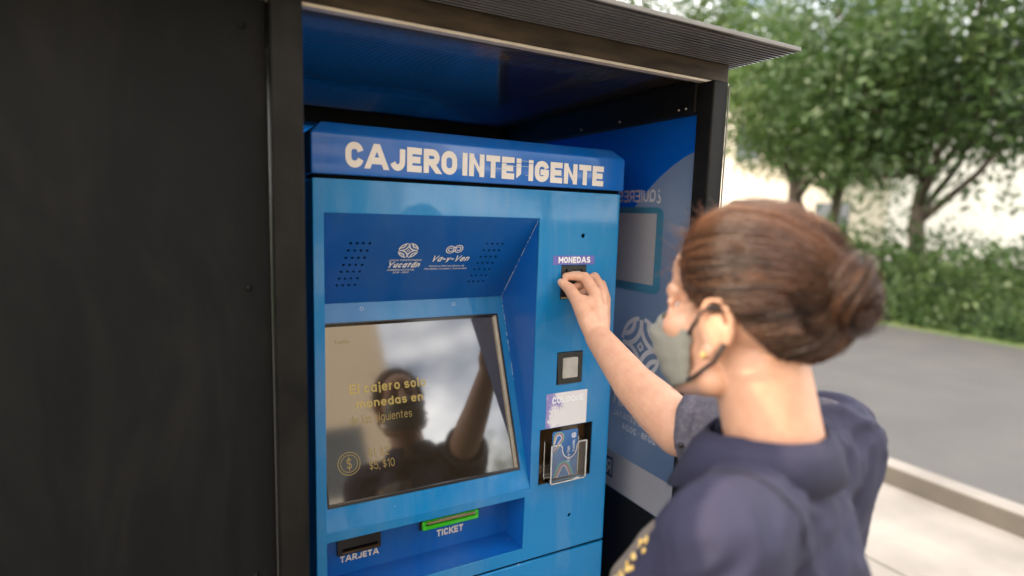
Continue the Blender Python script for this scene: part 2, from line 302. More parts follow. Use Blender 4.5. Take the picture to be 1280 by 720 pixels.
    g['j'] = (0.16, [[(1, x), (1, -0.05)] + _arc(0.3, -0.05, 0.7, 0.2, 0, -90, 4), _ln((1, 0.93), (1, 0.99))])
    g['l'] = (0.0, [_ln((0.5, 0), (0.5, 1))])
    g['m'] = (0.86, [_ln((0, 0), (0, x))] + [[(0.5 * k, x - 0.25)] + _arc(0.25 + 0.5 * k, x - 0.25, 0.25, 0.25, 180, 0, 8) + [(0.5 + 0.5 * k, 0)] for k in (0, 1)])
    g['n'] = (0.52, [_ln((0, 0), (0, x)), _arc(0.5, x - 0.28, 0.5, 0.28, 180, 0, 10) + [(1, 0)]])
    g['o'] = (0.54, [bowl])
    g['p'] = (0.54, [bowl, _ln((0, -0.28), (0, x))])
    g['r'] = (0.34, [_ln((0, 0), (0, x)), _arc(0.8, x - 0.3, 0.8, 0.3, 180, 80, 6)])
    g['s'] = (0.48, [_arc(0.5, x - 0.19, 0.48, 0.19, 15, 250, 10) + _arc(0.5, 0.19, 0.5, 0.19, 70, -165, 10)])
    g['t'] = (0.36, [[(0.35, 0.95), (0.35, 0.2)] + _arc(0.85, 0.2, 0.5, 0.2, 180, 270, 5), _ln((0, x), (0.95, x))])
    g['u'] = (0.52, [[(0, x)] + _arc(0.5, 0.28, 0.5, 0.28, 180, 360, 10) + [(1, x)], _ln((1, 0), (1, x))])
    g['v'] = (0.54, [_ln((0, x), (0.5, 0)), _ln((1, x), (0.5, 0))])
    g['y'] = (0.54, [_ln((0, x), (0.52, 0)), _ln((1, x), (0.35, -0.28))])
    g['0'] = (0.62, [_loop(0, 1, 0, 1, 0.4, 6)])
    g['1'] = (0.34, [_ln((0.9, 0), (0.9, 1)), _ln((0, 0.74), (0.85, 1))])
    g['2'] = (0.60, [_arc(0.5, 0.68, 0.5, 0.32, 165, -30, 10) + [(0, 0)], _ln((0, 0), (1, 0))])
    g['4'] = (0.64, [_ln((0.75, 0), (0.75, 1)), _ln((0.68, 1), (0, 0.27)), _ln((0, 0.27), (1, 0.27))])
    g['5'] = (0.60, [_ln((0.9, 1), (0.1, 1)), _ln((0.08, 1), (0.04, 0.52)), [(0.04, 0.54)] + _arc(0.48, 0.32, 0.52, 0.32, 120, -160, 12)])
    g['8'] = (0.62, [_loop(0.06, 0.94, 0.53, 1, 0.24, 5), _loop(0, 1, 0, 0.53, 0.28, 5)])
    g['$'] = (0.56, [_arc(0.5, 0.70, 0.48, 0.20, 15, 250, 10) + _arc(0.5, 0.30, 0.5, 0.20, 70, -165, 10), _ln((0.5, -0.06), (0.5, 1.06))])
    g['-'] = (0.34, [_ln((0, 0.38), (1, 0.38))])
    g['·'] = (0.0, [_ln((0.5, 0.44), (0.5, 0.5))])
    g[','] = (0.0, [_ln((0.5, 0.02), (0.35, -0.14))])
    g['¿'] = (0.50, [[(0.55, 0.62), (0.5, 0.45)] + _arc(0.5, 0.10, 0.5, 0.27, 110, 330, 10), _ln((0.55, 0.9), (0.55, 0.98))])
    return g
GL = glyphs()
def text(name, s, pl, u0, u1, v0, v1, m, parent=None, th=0.2, shear=0.0, lift=0.0006, sign=1, skew=0.0, gap=0.13, desc=False):
    """stroke lettering: cap height v0..v1, set to the width u0..u1; skew drops the right end; th is stroke width / cap height"""
    polys = []; x = 0.0
    for ch in s:
        if ch == ' ': x += 0.34; continue
        wd, strokes = GL[ch]; W = wd + th * (1.0 if wd < 0.01 else 0.55)
        for st_ in strokes:
            st_ = [p for p in st_ if p != 'b']
            P = [Vector((x + th / 2 + px * (W - th), th / 2 + py * (1 - th))) for px, py in st_]
            if len(P) < 2: continue
            closed = (P[0] - P[-1]).length < 1e-6
            if closed: P = P[:-1]
            d = (P[1] - P[0]).normalized()
            if len(P) == 2 and abs(d.x) > 0.05 and abs(d.y) > 0.3:      # a diagonal: cut level with the base or cap line
                hw = th / 2 / abs(d.y) * (0.84 if ch in 'NMVY' else 0.95); E = []
                for q, (_, py) in zip(P, st_):
                    if abs(py) < 0.005: q = q + d * ((0 - q.y) / d.y)
                    elif abs(py - 1) < 0.005: q = q + d * ((1 - q.y) / d.y)
                    E.append(q)
                sg = 1 if d.y > 0 else -1
                LL_ = [q - Vector((hw * sg, 0)) for q in E]; RR_ = [q + Vector((hw * sg, 0)) for q in E]
                if ch in 'NM':
                    for v in LL_ + RR_: v.x = min(max(v.x, x), x + W)
                polys.append((LL_, RR_, False)); continue
            n = len(P); Lf, Rt = [], []
            for i in range(n):
                a = P[i - 1] if (i or closed) else P[i]; b = P[(i + 1) % n] if (i < n - 1 or closed) else P[i]
                d = (b - a).normalized(); nn = Vector((-d.y, d.x)) * th / 2; q = P[i].copy()
                if i not in (0, n - 1) or closed:
                    d1 = (P[i] - P[i - 1]).normalized(); cs = max(0.6, d1.dot(d)); nn = nn / cs
                elif not closed:
                    ext = th * 0.5 * (0.96 if n == 2 else 0.15)
                    q += d * (-ext if i == 0 else ext)
                Lf.append(q + nn); Rt.append(q - nn)
            low = -0.6 if any(py < -0.01 for _, py in st_) else 0.0
            hi = 1.0 if ch not in '$' else 1.2
            for v in Lf + Rt: v.y = min(max(v.y, low), hi)
            if n == 2 and not closed:      # keep diagonals inside the glyph box
                for v in Lf + Rt: v.x = min(max(v.x, x), x + W)
            polys.append((Lf, Rt, closed))
        x += W + gap
    tot = x - gap
    sc = (u1 - u0) / (tot + abs(shear) * 0); H = v1 - v0
    bm = bmesh.new(); k = 0
    for Lf, Rt, closed in polys:
        k += 1; lf = lift + sign * 0.00003 * (k % 4)
        def P3(v):
            a = v.x / tot
            return pl.p(u0 + v.x * sc + shear * v.y * H, v0 + v.y * H + skew * a, lf)
        A = [bm.verts.new(P3(v)) for v in Lf]; B = [bm.verts.new(P3(v)) for v in Rt]; n = len(A)
        for i in range(n if closed else n - 1):
            j = (i + 1) % n
            try: bm.faces.new((B[i], B[j], A[j], A[i]))
            except ValueError: pass
    return obj_bm(name, bm, m, parent)
def ribbon(bm, pl, pts, wd, lift, closed=False):
    """flat stroke of even width along a 2D polyline in a plane"""
    n = len(pts); L = []; Rr = []
    for i in range(n):
        a = Vector(pts[(i - 1) % n] if (closed or i > 0) else pts[i]); b = Vector(pts[(i + 1) % n] if (closed or i < n - 1) else pts[i])
        d = (b - a); d = d.normalized() if d.length > 1e-9 else Vector((1, 0)); nn = Vector((-d.y, d.x)) * wd / 2
        p = Vector(pts[i])
        L.append(bm.verts.new(pl.p(p.x + nn.x, p.y + nn.y, lift))); Rr.append(bm.verts.new(pl.p(p.x - nn.x, p.y - nn.y, lift)))
    for i in range(n if closed else n - 1):
        j = (i + 1) % n; bm.faces.new((Rr[i], Rr[j], L[j], L[i]))
def emblem(name, pl, cu, cv, r, m, parent, lift=0.0006, sx=1.0, lean=0.0):
    """round woven emblem: interlaced arcs inside a disc"""
    bm = bmesh.new()
    def put(pts, wd, dz):
        q = [(cu + (x + lean * y) * r * sx, cv + y * r) for x, y in pts]
        if len(q) > 1: ribbon(bm, pl, q, wd * r, lift + dz)
    for k in range(4):
        a0 = math.pi / 4 + k * math.pi / 2
        cx, cy = 1.12 * math.cos(a0), 1.12 * math.sin(a0)
        for j, rr in enumerate((0.46, 0.80)):
            pts = []
            for i in range(41):
                a = a0 + math.pi + R(-95 + 190 * i / 40)
                x, y = cx + rr * math.cos(a), cy + rr * math.sin(a)
                if x * x + y * y < 0.86: pts.append((x, y))
            if pts: put(pts, 0.16, 0.00001 * (k + 4 * j))
        pts = []
        for i in range(13):
            a = a0 + R(-37 + 74 * i / 12); pts.append((0.93 * math.cos(a), 0.93 * math.sin(a)))
        put(pts, 0.14, 0.0001)
    put([(-0.13, 0), (0, 0.13), (0.13, 0), (0, -0.13), (-0.13, 0)], 0.1, 0.00012)
    return obj_bm(name, bm, m, parent)
def tube(bm, pts, rad, k=8, cap=True):
    pts = [Vector(p) for p in pts]; n = len(pts); rings = []
    rads = rad if isinstance(rad, (list, tuple)) else [rad] * n
    up = Vector((0.3, 0.2, 1)).normalized()
    for i in range(n):
        d = (pts[min(i + 1, n - 1)] - pts[max(i - 1, 0)]).normalized()
        a = d.cross(up); a = a.normalized() if a.length > 1e-6 else d.orthogonal().normalized(); b = a.cross(d)
        rings.append([bm.verts.new(pts[i] + (a * math.cos(2 * math.pi * j / k) + b * math.sin(2 * math.pi * j / k)) * rads[i]) for j in range(k)])
    for i in range(n - 1):
        for j in range(k):
            bm.faces.new((rings[i][j], rings[i][(j + 1) % k], rings[i + 1][(j + 1) % k], rings[i + 1][j]))
    if cap:
        bm.faces.new(rings[0][::-1]); bm.faces.new(rings[-1])

# ================================================================== setting
def sheet(name, x0, x1, y0, y1, z, m):
    o = obj_from(name, [(x0, y0, z), (x1, y0, z), (x1, y1, z), (x0, y1, z)], [(0, 1, 2, 3)], m); tag(o, kind='structure'); return o
sheet('ground', -300, 300, -300, 300, -0.004, M['grass'])
o = box('pavement', -8, 3.6, -6.0, 6, -0.1, 0.0, M['pavement'], None, 0.01); tag(o, kind='structure')
sheet('road', 3.75, 9.5, -120, 120, 0.004 - 0.004 + 0.002, M['asphalt'])
o = box('kerb', 3.6, 3.75, -60, 60, -0.1, 0.11, M['pavement'], None, 0.015); tag(o, kind='structure')

# ================================================================== booth
BX0, BX1, BYF, BYB = 0.138, 0.911, -0.111, 0.756
booth = thing('kiosk_booth', 'black steel booth with smoked ribbed roof and blue printed side panel around the machine', 'booth')
PW = 0.042
for (px, py) in ((BX1, BYF - 0.03), (BX1, BYB), (BX0 - PW, BYF - 0.03), (BX0 - PW, BYB)):
    box('post', px + 0.001, px + PW, py, py + PW, 0.0, 1.80, M['black'], booth, 0.003)
# right post weather strip
box('edge_trim', BX1 + PW + 0.0005, BX1 + PW + 0.0025, BYF - 0.032, BYF - 0.0295, 0.05, 1.79, M['trim'], booth)
# ring beams
box('side_beam', BX1 - 0.004, BX1 + PW, BYF + 0.0125, BYB - 0.001, 1.740, 1.8095, M['black'], booth, 0.003)
box('side_beam', BX0 - PW, BX0 + 0.004, BYF + 0.0125, BYB - 0.001, 1.740, 1.8095, M['black'], booth, 0.003)
box('rear_beam', BX0 + 0.005, BX1 - 0.005, BYB - 0.012, BYB + 0.04, 1.765, 1.8090, M['black'], booth, 0.003)
# front beam with pale lip; it carries on to the left over the next bay
fb = box('front_beam', -2.6, BX1 + PW + 0.03, BYF, BYF + 0.040, 1.8065, 1.8425, M['beam'], booth, 0.0015)
box('beam_lip', -2.6, BX1 + PW + 0.03, BYF - 0.004, BYF + 0.012, 1.8005, 1.8055, M['lip'], booth, 0.0008)
# bolts on the side beam
for k, yy in enumerate((-0.055, -0.075, 0.14, 0.30)):
    bm = bmesh.new(); bmesh.ops.create_cone(bm, cap_ends=True, segments=8, radius1=0.0022, radius2=0.0018, depth=0.002, matrix=Matrix.Translation((BX1 - 0.005, yy, 1.752)) @ Matrix.Rotation(R(90), 4, 'Y'))
    obj_bm('bolt', bm, M['lip'], booth)
def ribbed(name, x0, x1, y0, y1, z, pitch, h, t, parent, web):
    """twin-wall sheet whose underside carries fine ribs running along x"""
    prof = []; y = y0
    while y < y1 - pitch:
        prof += [(y, z), (y + pitch * 0.50, z), (y + pitch * 0.58, z - h), (y + pitch * 0.92, z - h)]; y += pitch
    prof += [(y1, z)]
    vs_, fs = [], []
    for (yy, zz) in prof: vs_ += [(x0, yy, zz), (x1, yy, zz)]
    for i in range(len(prof) - 1): fs.append((2 * i, 2 * i + 2, 2 * i + 3, 2 * i + 1))
    b = len(vs_); vs_ += [(x0, y0, z + t), (x1, y0, z + t), (x0, y1, z + t), (x1, y1, z + t)]
    e = 2 * (len(prof) - 1)
    fs += [(b, b + 1, b + 3, b + 2), (0, 1, b + 1, b), (e, b + 2, b + 3, e + 1)]
    o = obj_from(name, vs_, fs, M['roof_outer' if web == 'web' else 'roof'], parent); o.data.materials.append(M[web])
    for i in range(len(prof) - 1):
        if i % 4 == 2: o.data.polygons[i].material_index = 1
    return o
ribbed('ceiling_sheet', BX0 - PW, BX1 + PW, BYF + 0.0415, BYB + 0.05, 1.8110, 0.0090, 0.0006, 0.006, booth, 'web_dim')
ribbed('roof_sheet', -2.6, BX1 + PW + 0.06, -0.246, BYB + 0.10, 1.8445, 0.0110, 0.0016, 0.008, booth, 'web')
box('roof_edge_trim', -2.6, BX1 + PW + 0.062, -0.252, -0.2465, 1.8440, 1.8515, M['trim'], booth, 0.001)
box('roof_fascia', BX1 + PW + 0.001, BX1 + PW + 0.012, BYF + 0.042, BYB + 0.09, 1.795, 1.8425, M['black'], booth, 0.001)
box('rear_fascia', BX0 - PW, BX1 + PW, BYB + 0.052, BYB + 0.07, 1.76, 1.8425, M['black'], booth, 0.001)
# back panel
box('back_panel', BX0, BX1, BYB + 0.042, BYB + 0.047, 0.05, 1.764, M['back_blue'], booth)
# left wall and the charcoal front panels of the neighbouring bay
box('left_panel', BX0 - 0.024, BX0 - 0.019, BYF + 0.013, BYB, 0.05, 1.739, M['charcoal'], booth)
for i in range(4):
    x1_ = BX0 - PW - 0.001 - i * 0.62
    for zz in (0.12, 0.55, 0.98, 1.41, 1.76):
        for xx in (x1_ - 0.03, x1_ - 0.31, x1_ - 0.59):
            bm = bmesh.new(); bmesh.ops.create_uvsphere(bm, u_segments=8, v_segments=5, radius=0.0042, matrix=Matrix.Translation((xx, BYF - 0.0045, zz))); obj_bm('rivet', bm, M['black'], booth, True)
    box('bay_panel', x1_ - 0.616, x1_, BYF - 0.004, BYF + 0.014, 0.03, 1.799, M['charcoal'], booth, 0.002)
# printed side panel (print is on the outside, so the writing reads reversed from within)
SP = Plane((BX1 + 0.012, 0, 0), (0, 1, 0), (0, 0, 1))        # normal +x
SPn = -0.0005
side = box('side_panel', BX1 + 0.012, BX1 + 0.018, BYF + 0.0125, BYB - 0.001, 0.05, 1.739, M['panel_field'], booth)
def side_print(name, outer, m, lift=0.0006, parent=side):
    return curve_plate(name, SP, outer, [], 0.0004, m, parent, 0.0, -lift)
YA, YB = BYF + 0.013, BYB - 0.002
arc = []
for i in range(25):
    yy = YA + (YB - YA) * i / 24
    arc.append((yy, 1.668 - 1.9 * (yy + 0.13) ** 2 - 0.15 * (yy + 0.09)))
arc = [(a, max(b, 0.9)) for a, b in arc]
side_print('upper_print', [(YA, 1.739), (YB, 1.739)] + arc[::-1], M['panel_blue'], 0.0008)
side_print('footer_print', rect(YA, YB, 0.838, 0.932), M['panel_white'], 0.0009)
side_print('plinth_print', rect(YA, YB, 0.06, 0.836), M['charcoal'], 0.0009)
side_print('footer_box', rect(0.118, 0.30, 0.862, 0.915), M['panel_navy'], 0.0014)
text('footer_letter', 'R', SP, 0.122, 0.142, 0.870, 0.908, M['lettering_dull'], side, 0.2, lift=-0.0024, sign=-1)
side_print('code_frame', rrect(-0.012, 0.30, 1.352, 1.550, 0.02), M['panel_teal'], 0.0010)
side_print('code_card', rect(0.010, 0.175, 1.372, 1.536), M['panel_white'], 0.0016)
text('question_lettering', '¿QUIERES', SP, 0.000, 0.150, 1.562, 1.590, M['lettering_dull'], side, 0.17, lift=-0.0016, sign=-1)
emblem('woven_emblem', SP, 0.040, 1.222, 0.072, M['lettering_dull'], side, lift=-0.0016)
text('state_lettering', 'Yucatán', SP, -0.020, 0.200, 1.058, 1.118, M['lettering_dull'], side, 0.21, lift=-0.0016, sign=-1)
text('government_lettering', 'GOBIERNO ESTATAL', SP, -0.054, 0.128, 1.030, 1.045, M['lettering_dull'], side, 0.15, lift=-0.0016, sign=-1)
text('years_lettering', '2018 · 2024', SP, -0.030, 0.090, 1.004, 1.019, M['lettering_dull'], side, 0.15, lift=-0.0016, sign=-1)

# ================================================================== kiosk
kiosk = thing('payment_kiosk', 'blue metal fare machine with sloping touch screen and white lettering across its header', 'ticket machine')
KX0, KX1 = 0.172, 0.806
FP = Plane((0, 0, 0), (1, 0, 0), (0, 0, 1))                   # front plane, normal -y
NX0, NX1, NZT, NZB, CY, CZ = 0.190, 0.606, 1.517, 0.952, 0.154, 1.341
TX0, TX1, TZ0, TZ1, TY = 0.190, 0.593, 0.819, 0.934, 0.078
front = curve_plate('front_panel', FP, rect(KX0, KX1, 0.7905, 1.5735),
    [rect(NX0, NX1, NZB, NZT), rect(TX0, TX1, TZ0, TZ1), rect(0.663, 0.7255, 1.353, 1.4228), rect(0.6620, 0.7250, 1.170, 1.239),
     rect(0.6260, 0.7610, 0.954, 1.0755), circ(0.714, 1.484, 0.0045), circ(0.710, 0.868, 0.0042)], 0.004, M['blue'], kiosk, 0.0012)
lower = curve_plate('lower_door', FP, rect(KX0, KX1, 0.06, 0.7845), [], 0.02, M['blue'], kiosk, 0.0016, front=0.0)
# cabinet shell, open to the front
vs_ = []
for (yy) in (0.0045, 0.47):
    vs_ += [(KX0 + 0.002, yy, 0.05), (KX1 - 0.002, yy, 0.05), (KX1 - 0.002, yy, 1.571), (KX0 + 0.002, yy, 1.571)]
obj_from('cabinet', vs_, [(4, 5, 6, 7), (0, 1, 5, 4), (1, 2, 6, 5), (2, 3, 7, 6), (3, 0, 4, 7)], M['blue'], kiosk)
box('door_gap', KX0 + 0.006, KX1 - 0.006, 0.005, 0.012, 0.76, 0.80, M['hole'], kiosk)
for (u, v) in ((0.714, 1.484), (0.710, 0.868)):
    box('lock_hole', u - 0.008, u + 0.008, 0.0105, 0.013, v - 0.008, v + 0.008, M['hole'], kiosk)
# header
box('header_gap', KX0 + 0.004, KX1 - 0.004, 0.004, 0.03, 1.5715, 1.584, M['hole'], kiosk)
bm = bmesh.new(); bmesh.ops.create_cube(bm, size=1)
hx0, hx1, hy0, hy1, hz0, hz1 = KX0 - 0.003, 0.8095, -0.006, 0.47, 1.5800, 1.6660
for v in bm.verts: v.co = Vector(((hx0 + hx1) / 2 + v.co.x * (hx1 - hx0), (hy0 + hy1) / 2 + v.co.y * (hy1 - hy0), (hz0 + hz1) / 2 + v.co.z * (hz1 - hz0)))
top_e = [e for e in bm.edges if all(v.co.z > hz0 + 0.01 for v in e.verts)]
bmesh.ops.bevel(bm, geom=top_e, offset=0.020, segments=1, profile=0.5, affect='EDGES')
low_e = [e for e in bm.edges if len(e.link_faces) == 2 and e.calc_face_angle(0) > R(30)]
bmesh.ops.bevel(bm, geom=low_e, offset=0.0028, segments=3, profile=0.5, affect='EDGES')
header = shade_auto(obj_bm('header', bm, M['blue_band'], kiosk), 40)
HP = Plane((0, hy0, 0), (1, 0, 0), (0, 0, 1))
text('title_word', 'CAJERO', HP, 0.2240, 0.4235, 1.5930, 1.6350, M['vinyl_white'], header, 0.27, skew=-0.0020, gap=0.095)
text('title_word', 'INTE', HP, 0.4340, 0.5420, 1.5912, 1.6325, M['vinyl_white'], header, 0.27, skew=-0.0012, gap=0.095)
# the worn L: only a chipped stump of its stem is left
curve_plate('worn_letter', HP, [(0.5462, 1.5925), (0.5548, 1.5995), (0.5566, 1.6015), (0.5568, 1.6300), (0.5462, 1.6305), (0.5464, 1.610)], [], 0.0003, M['vinyl_white'], header, 0, 0.0009)
text('title_word', 'IGENTE', HP, 0.5735, 0.7540, 1.5890, 1.6295, M['vinyl_white'], header, 0.27, skew=-0.0016, gap=0.095)
for (a, b, c, d, mm) in ((0.512, 1.6190, 0.560, 1.6212, 'blue_band'), (0.520, 1.6150, 0.556, 1.6142, 'scratch'), (0.497, 1.6090, 0.522, 1.6085, 'scratch'), (0.558, 1.6225, 0.592, 1.6222, 'blue_band'), (0.5575, 1.6262, 0.5735, 1.6256, 'scratch'), (0.5575, 1.6155, 0.5735, 1.6160, 'scratch'), (0.566, 1.5990, 0.573, 1.5992, 'scratch')):
    bm = bmesh.new(); ribbon(bm, HP, [(a, b), ((a + c) / 2, (b + d) / 2 + 0.0002), (c, d)], 0.0010, 0.0013); obj_bm('scratch', bm, M[mm], header)
# sloping niche
LPn = Plane((0, 0.0002, NZT), (1, 0, 0), (0, -CY, NZT - CZ))         # v runs up the slope, 0 at the front top edge
LL = math.hypot(CY, NZT - CZ)
holes = []
for cx0 in (0.2443, 0.5141):
    for i in range(7):
        for j in range(4):
            u = cx0 + 0.0114 * j - (0.0010 * i if cx0 > 0.4 else 0.0016 * i); v = -(0.0705 + 0.0186 * i)
            holes.append(circ(u, v, 0.0027, 12, 0.0036))
logo = curve_plate('logo_panel', LPn, rect(NX0, NX1, -LL, -0.0005), holes, 0.003, M['blue_shaded'], kiosk)
for cx0 in (0.228, 0.500): 
    me_ = curve_plate('speaker_cavity', LPn, rect(cx0, cx0 + 0.06, -0.195, -0.058), [], 0.002, M['hole'], logo, 0, -0.0062)
def lt(s, u0, u1, v0, v1, bold=0.17, shear=0.0, nm='logo_lettering'):
    return text(nm, s, LPn, u0, u1, -v1, -v0, M['c_white'], logo, bold, shear)
emblem('woven_emblem', LPn, 0.3545, -0.0880, 0.0200, M['c_white'], logo, sx=1.0, lean=-0.05)
lt('Juntos transformamos', 0.3215, 0.3865, 0.1105, 0.1165, 0.15, 0.2)
lt('Yucatán', 0.3210, 0.3850, 0.1185, 0.1350, 0.26, 0.25)
lt('GOBIERNO ESTATAL', 0.3235, 0.3790, 0.1385, 0.1435, 0.17, 0.2)
lt('2018 - 2024', 0.3360, 0.3680, 0.1455, 0.1505, 0.17, 0.2)
bm = bmesh.new()
for (cx, sgn, off) in ((0.4398, 1, 0.0), (0.4562, -1, 0.00005)):
    pts = []
    for i in range(44):
        a = i / 43 * 2.05 * 2 * math.pi; rr = 0.0020 + 0.0088 * (i / 43) ** 0.9
        pts.append((cx + sgn * rr * math.cos(a + 0.3) * 1.0, -0.0848 + sgn * rr * math.sin(a + 0.3) * 1.15))
    ribbon(bm, LPn, pts, 0.0023, 0.0006 + off)
obj_bm('spiral_emblem', bm, M['c_white'], logo)
lt('Va-y-Ven', 0.4060, 0.4850, 0.1020, 0.1190, 0.22, 0.3)
lt('Sistema Metropolitano de', 0.4060, 0.4825, 0.1290, 0.1340, 0.14, 0.2)
lt('Movilidad Amable y Sostenible', 0.3985, 0.4900, 0.1368, 0.1420, 0.14, 0.2)
# niche cheeks
for xx, s in ((NX1, 1), (NX0, -1)):
    a = [(xx, 0.0042, NZT), (xx, CY, CZ), (xx, 0.0042, NZB)]; b_ = [(xx + s * 0.003, y, z) for (_, y, z) in a]
    obj_from('niche_cheek', a + b_, [(0, 1, 2), (5, 4, 3), (0, 3, 4, 1), (1, 4, 5, 2), (2, 5, 3, 0)], M['blue_shaded'], kiosk)
# chipped paint along folds
bm = bmesh.new()
random.seed(3)
def chips(bm, p, q, wd, dens, off):
    p, q = Vector(p), Vector(q); n = int((q - p).length / 0.004)
    for i in range(n):
        if random.random() < dens:
            a = p.lerp(q, i / n); b = p.lerp(q, min(1, (i + random.uniform(0.6, 1.6)) / n))
            tube(bm, [a + Vector(off), b + Vector(off)], random.uniform(0.3, 1.0) * wd, 5)
chips(bm, (NX1 - 0.0006, 0.004, NZT - 0.004), (NX1 - 0.0006, CY, CZ), 0.0009, 0.7, (0, -0.0008, 0))
chips(bm, (NX1 - 0.0006, CY, CZ), (NX1 - 0.0006, 0.004, NZB), 0.0006, 0.55, (0, -0.0008, 0.0))
tag(obj_bm('chipped_edge', bm, M['chip'], kiosk), kind='stuff')
# screen panel
SPl = Plane((0, 0.0, NZB), (1, 0, 0), (0, CY, CZ - NZB))            # v runs up the slope from the bottom edge
SL = math.hypot(CY, CZ - NZB)
SX0, SX1, SV0, SV1 = 0.196, 0.5865, SL - 0.3755, SL - 0.0412
scrp = curve_plate('screen_panel', SPl, rect(NX0, NX1, 0.0005, SL), [rect(SX0, SX1, SV0, SV1)], 0.004, M['blue'], kiosk, 0.0006, front=-0.0005)
DZ = -0.0115
scr = curve_plate('screen', SPl, rect(SX0 - 0.002, SX1 + 0.002, SV0 - 0.002, SV1 + 0.002), [], 0.003, M['screen'], kiosk, 0, DZ)
def pbox(name, pl, u0, u1, v0, v1, n0, n1, m, parent, bevel=0.0):
    bm = bmesh.new(); bmesh.ops.create_cube(bm, size=1)
    for v in bm.verts: v.co = pl.p((u0 + u1) / 2 + v.co.x * (u1 - u0), (v0 + v1) / 2 + v.co.y * (v1 - v0), (n0 + n1) / 2 + v.co.z * (n1 - n0))
    if bevel: bmesh.ops.bevel(bm, geom=bm.edges[:], offset=bevel, segments=2, profile=0.5, affect='EDGES')
    return obj_bm(name, bm, m, parent)
pbox('gasket', SPl, SX0 - 0.0015, SX1 + 0.0015, SV0 - 0.0016, SV0 + 0.0030, DZ + 0.0002, 0.0018, M['gasket'], scr, 0.0006)
pbox('gasket', SPl, SX0 - 0.0015, SX1 + 0.0015, SV1 - 0.0014, SV1 + 0.0016, DZ + 0.0002, 0.0020, M['gasket'], scr, 0.0006)
pbox('gasket', SPl, SX1 - 0.0012, SX1 + 0.0022, SV0 + 0.0031, SV1 - 0.0015, DZ + 0.0002, 0.0014, M['gasket'], scr, 0.0006)
pbox('gasket', SPl, SX0 - 0.0015, SX0 + 0.0020, SV0 + 0.0031, SV1 - 0.0015, DZ + 0.0002, 0.0014, M['gasket'], scr, 0.0006)
for i in range(3):
    pbox('bezel_rib', SPl, SX1 - 0.0018 - 0.0016 * i, SX1 - 0.0013 - 0.0006 - 0.0016 * i + 0.0010, SV0 + 0.0032, SV1 - 0.0016, DZ + 0.0003, -0.0018 - 0.0028 * i, M['alu'], scr)
def st(s, u0, u1, v0, v1, m='screen_text', bold=0.12, nm='screen_lettering'):
    return text(nm, s, SPl, u0, u1, SL - v1, SL - v0, M[m], scr, bold, lift=DZ + 0.0004)
st('El cajero solo', 0.2535, 0.4080, 0.1600, 0.1790, bold=0.19)
st('monedas en', 0.2640, 0.3990, 0.1905, 0.2075, bold=0.19)
st('de las siguientes', 0.2490, 0.3720, 0.2200, 0.2365, m='screen_text_dim')
st('$1, $2', 0.2780, 0.3180, 0.2850, 0.3010, m='screen_text_dim')
st('$5, $10', 0.2780, 0.3270, 0.3080, 0.3240, m='screen_text_dim')
st('Yucatán', 0.2330, 0.2620, 0.0700, 0.0790, m='screen_text_dim')
st('$', 0.2360, 0.2460, 0.2940, 0.3170, m='screen_text_dim')
bm = bmesh.new()
for rr, ww in ((0.0205, 0.0017), (0.0155, 0.0014)):
    ribbon(bm, SPl, circ(0.2410, SL - 0.3055, rr, 36), ww, DZ + 0.0005, closed=True)
obj_bm('coin_icon', bm, M['screen_text_dim'], scr)
# two small screws over the screen
for (u, v) in ((0.2892, 0.0136), (0.4874, 0.0131)):
    bm = bmesh.new(); ribbon(bm, SPl, circ(u, SL - v, 0.0034, 16), 0.0009, 0.0002, True); obj_bm('weld_mark', bm, M['chip'], scrp)
# tray
def tb(name, *a, m=M['blue_shaded'], p=kiosk, b=0): return box(name, *a, m, p, b)
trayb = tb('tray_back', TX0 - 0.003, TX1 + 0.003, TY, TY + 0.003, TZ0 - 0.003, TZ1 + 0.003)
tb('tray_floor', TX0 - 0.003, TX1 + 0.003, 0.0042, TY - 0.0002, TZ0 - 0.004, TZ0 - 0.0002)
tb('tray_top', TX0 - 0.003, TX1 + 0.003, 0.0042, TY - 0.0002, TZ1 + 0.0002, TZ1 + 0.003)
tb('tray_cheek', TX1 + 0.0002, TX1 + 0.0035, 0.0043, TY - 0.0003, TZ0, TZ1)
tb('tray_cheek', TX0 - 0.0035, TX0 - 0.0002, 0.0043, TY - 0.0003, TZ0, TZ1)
TP = Plane((0, TY, 0), (1, 0, 0), (0, 0, 1))
text('ticket_lettering', 'TICKET', TP, 0.4275, 0.4880, 0.8470, 0.8625, M['vinyl_white'], trayb, 0.25)
text('card_lettering', 'TARJETA', TP, 0.2285, 0.3045, 0.8430, 0.8560, M['vinyl_white'], trayb, 0.25)
tk = curve_plate('ticket_printer_mouth', TP, rrect(0.392, 0.520, 0.8725, 0.8935, 0.004), [rrect(0.400, 0.512, 0.8815, 0.8855, 0.0015)], 0.008, M['green'], kiosk, 0.0025, front=0.012)
pbox('mouth_base', TP, 0.388, 0.524, 0.8715, 0.8965, 0.0003, 0.0038, M['plastic'], tk, 0.001)
pbox('tear_strip', TP, 0.402, 0.510, 0.8862, 0.8912, 0.0118, 0.0140, M['tan'], tk, 0.0006)
for i in range(14): pbox('tear_tooth', TP, 0.426 + i * 0.0045, 0.428 + i * 0.0045, 0.8915, 0.8930, 0.0122, 0.0140, M['lip'], tk)
cr = pbox('card_reader', TP, 0.222, 0.307, 0.8610, 0.8960, 0.0003, 0.008, M['plastic'], kiosk, 0.001)
pbox('card_slot', TP, 0.232, 0.300, 0.8700, 0.8745, 0.0081, 0.0086, M['hole'], cr)
pbox('slot_lip', TP, 0.230, 0.302, 0.8660, 0.8690, 0.0081, 0.0120, M['bronze'], cr, 0.0006)
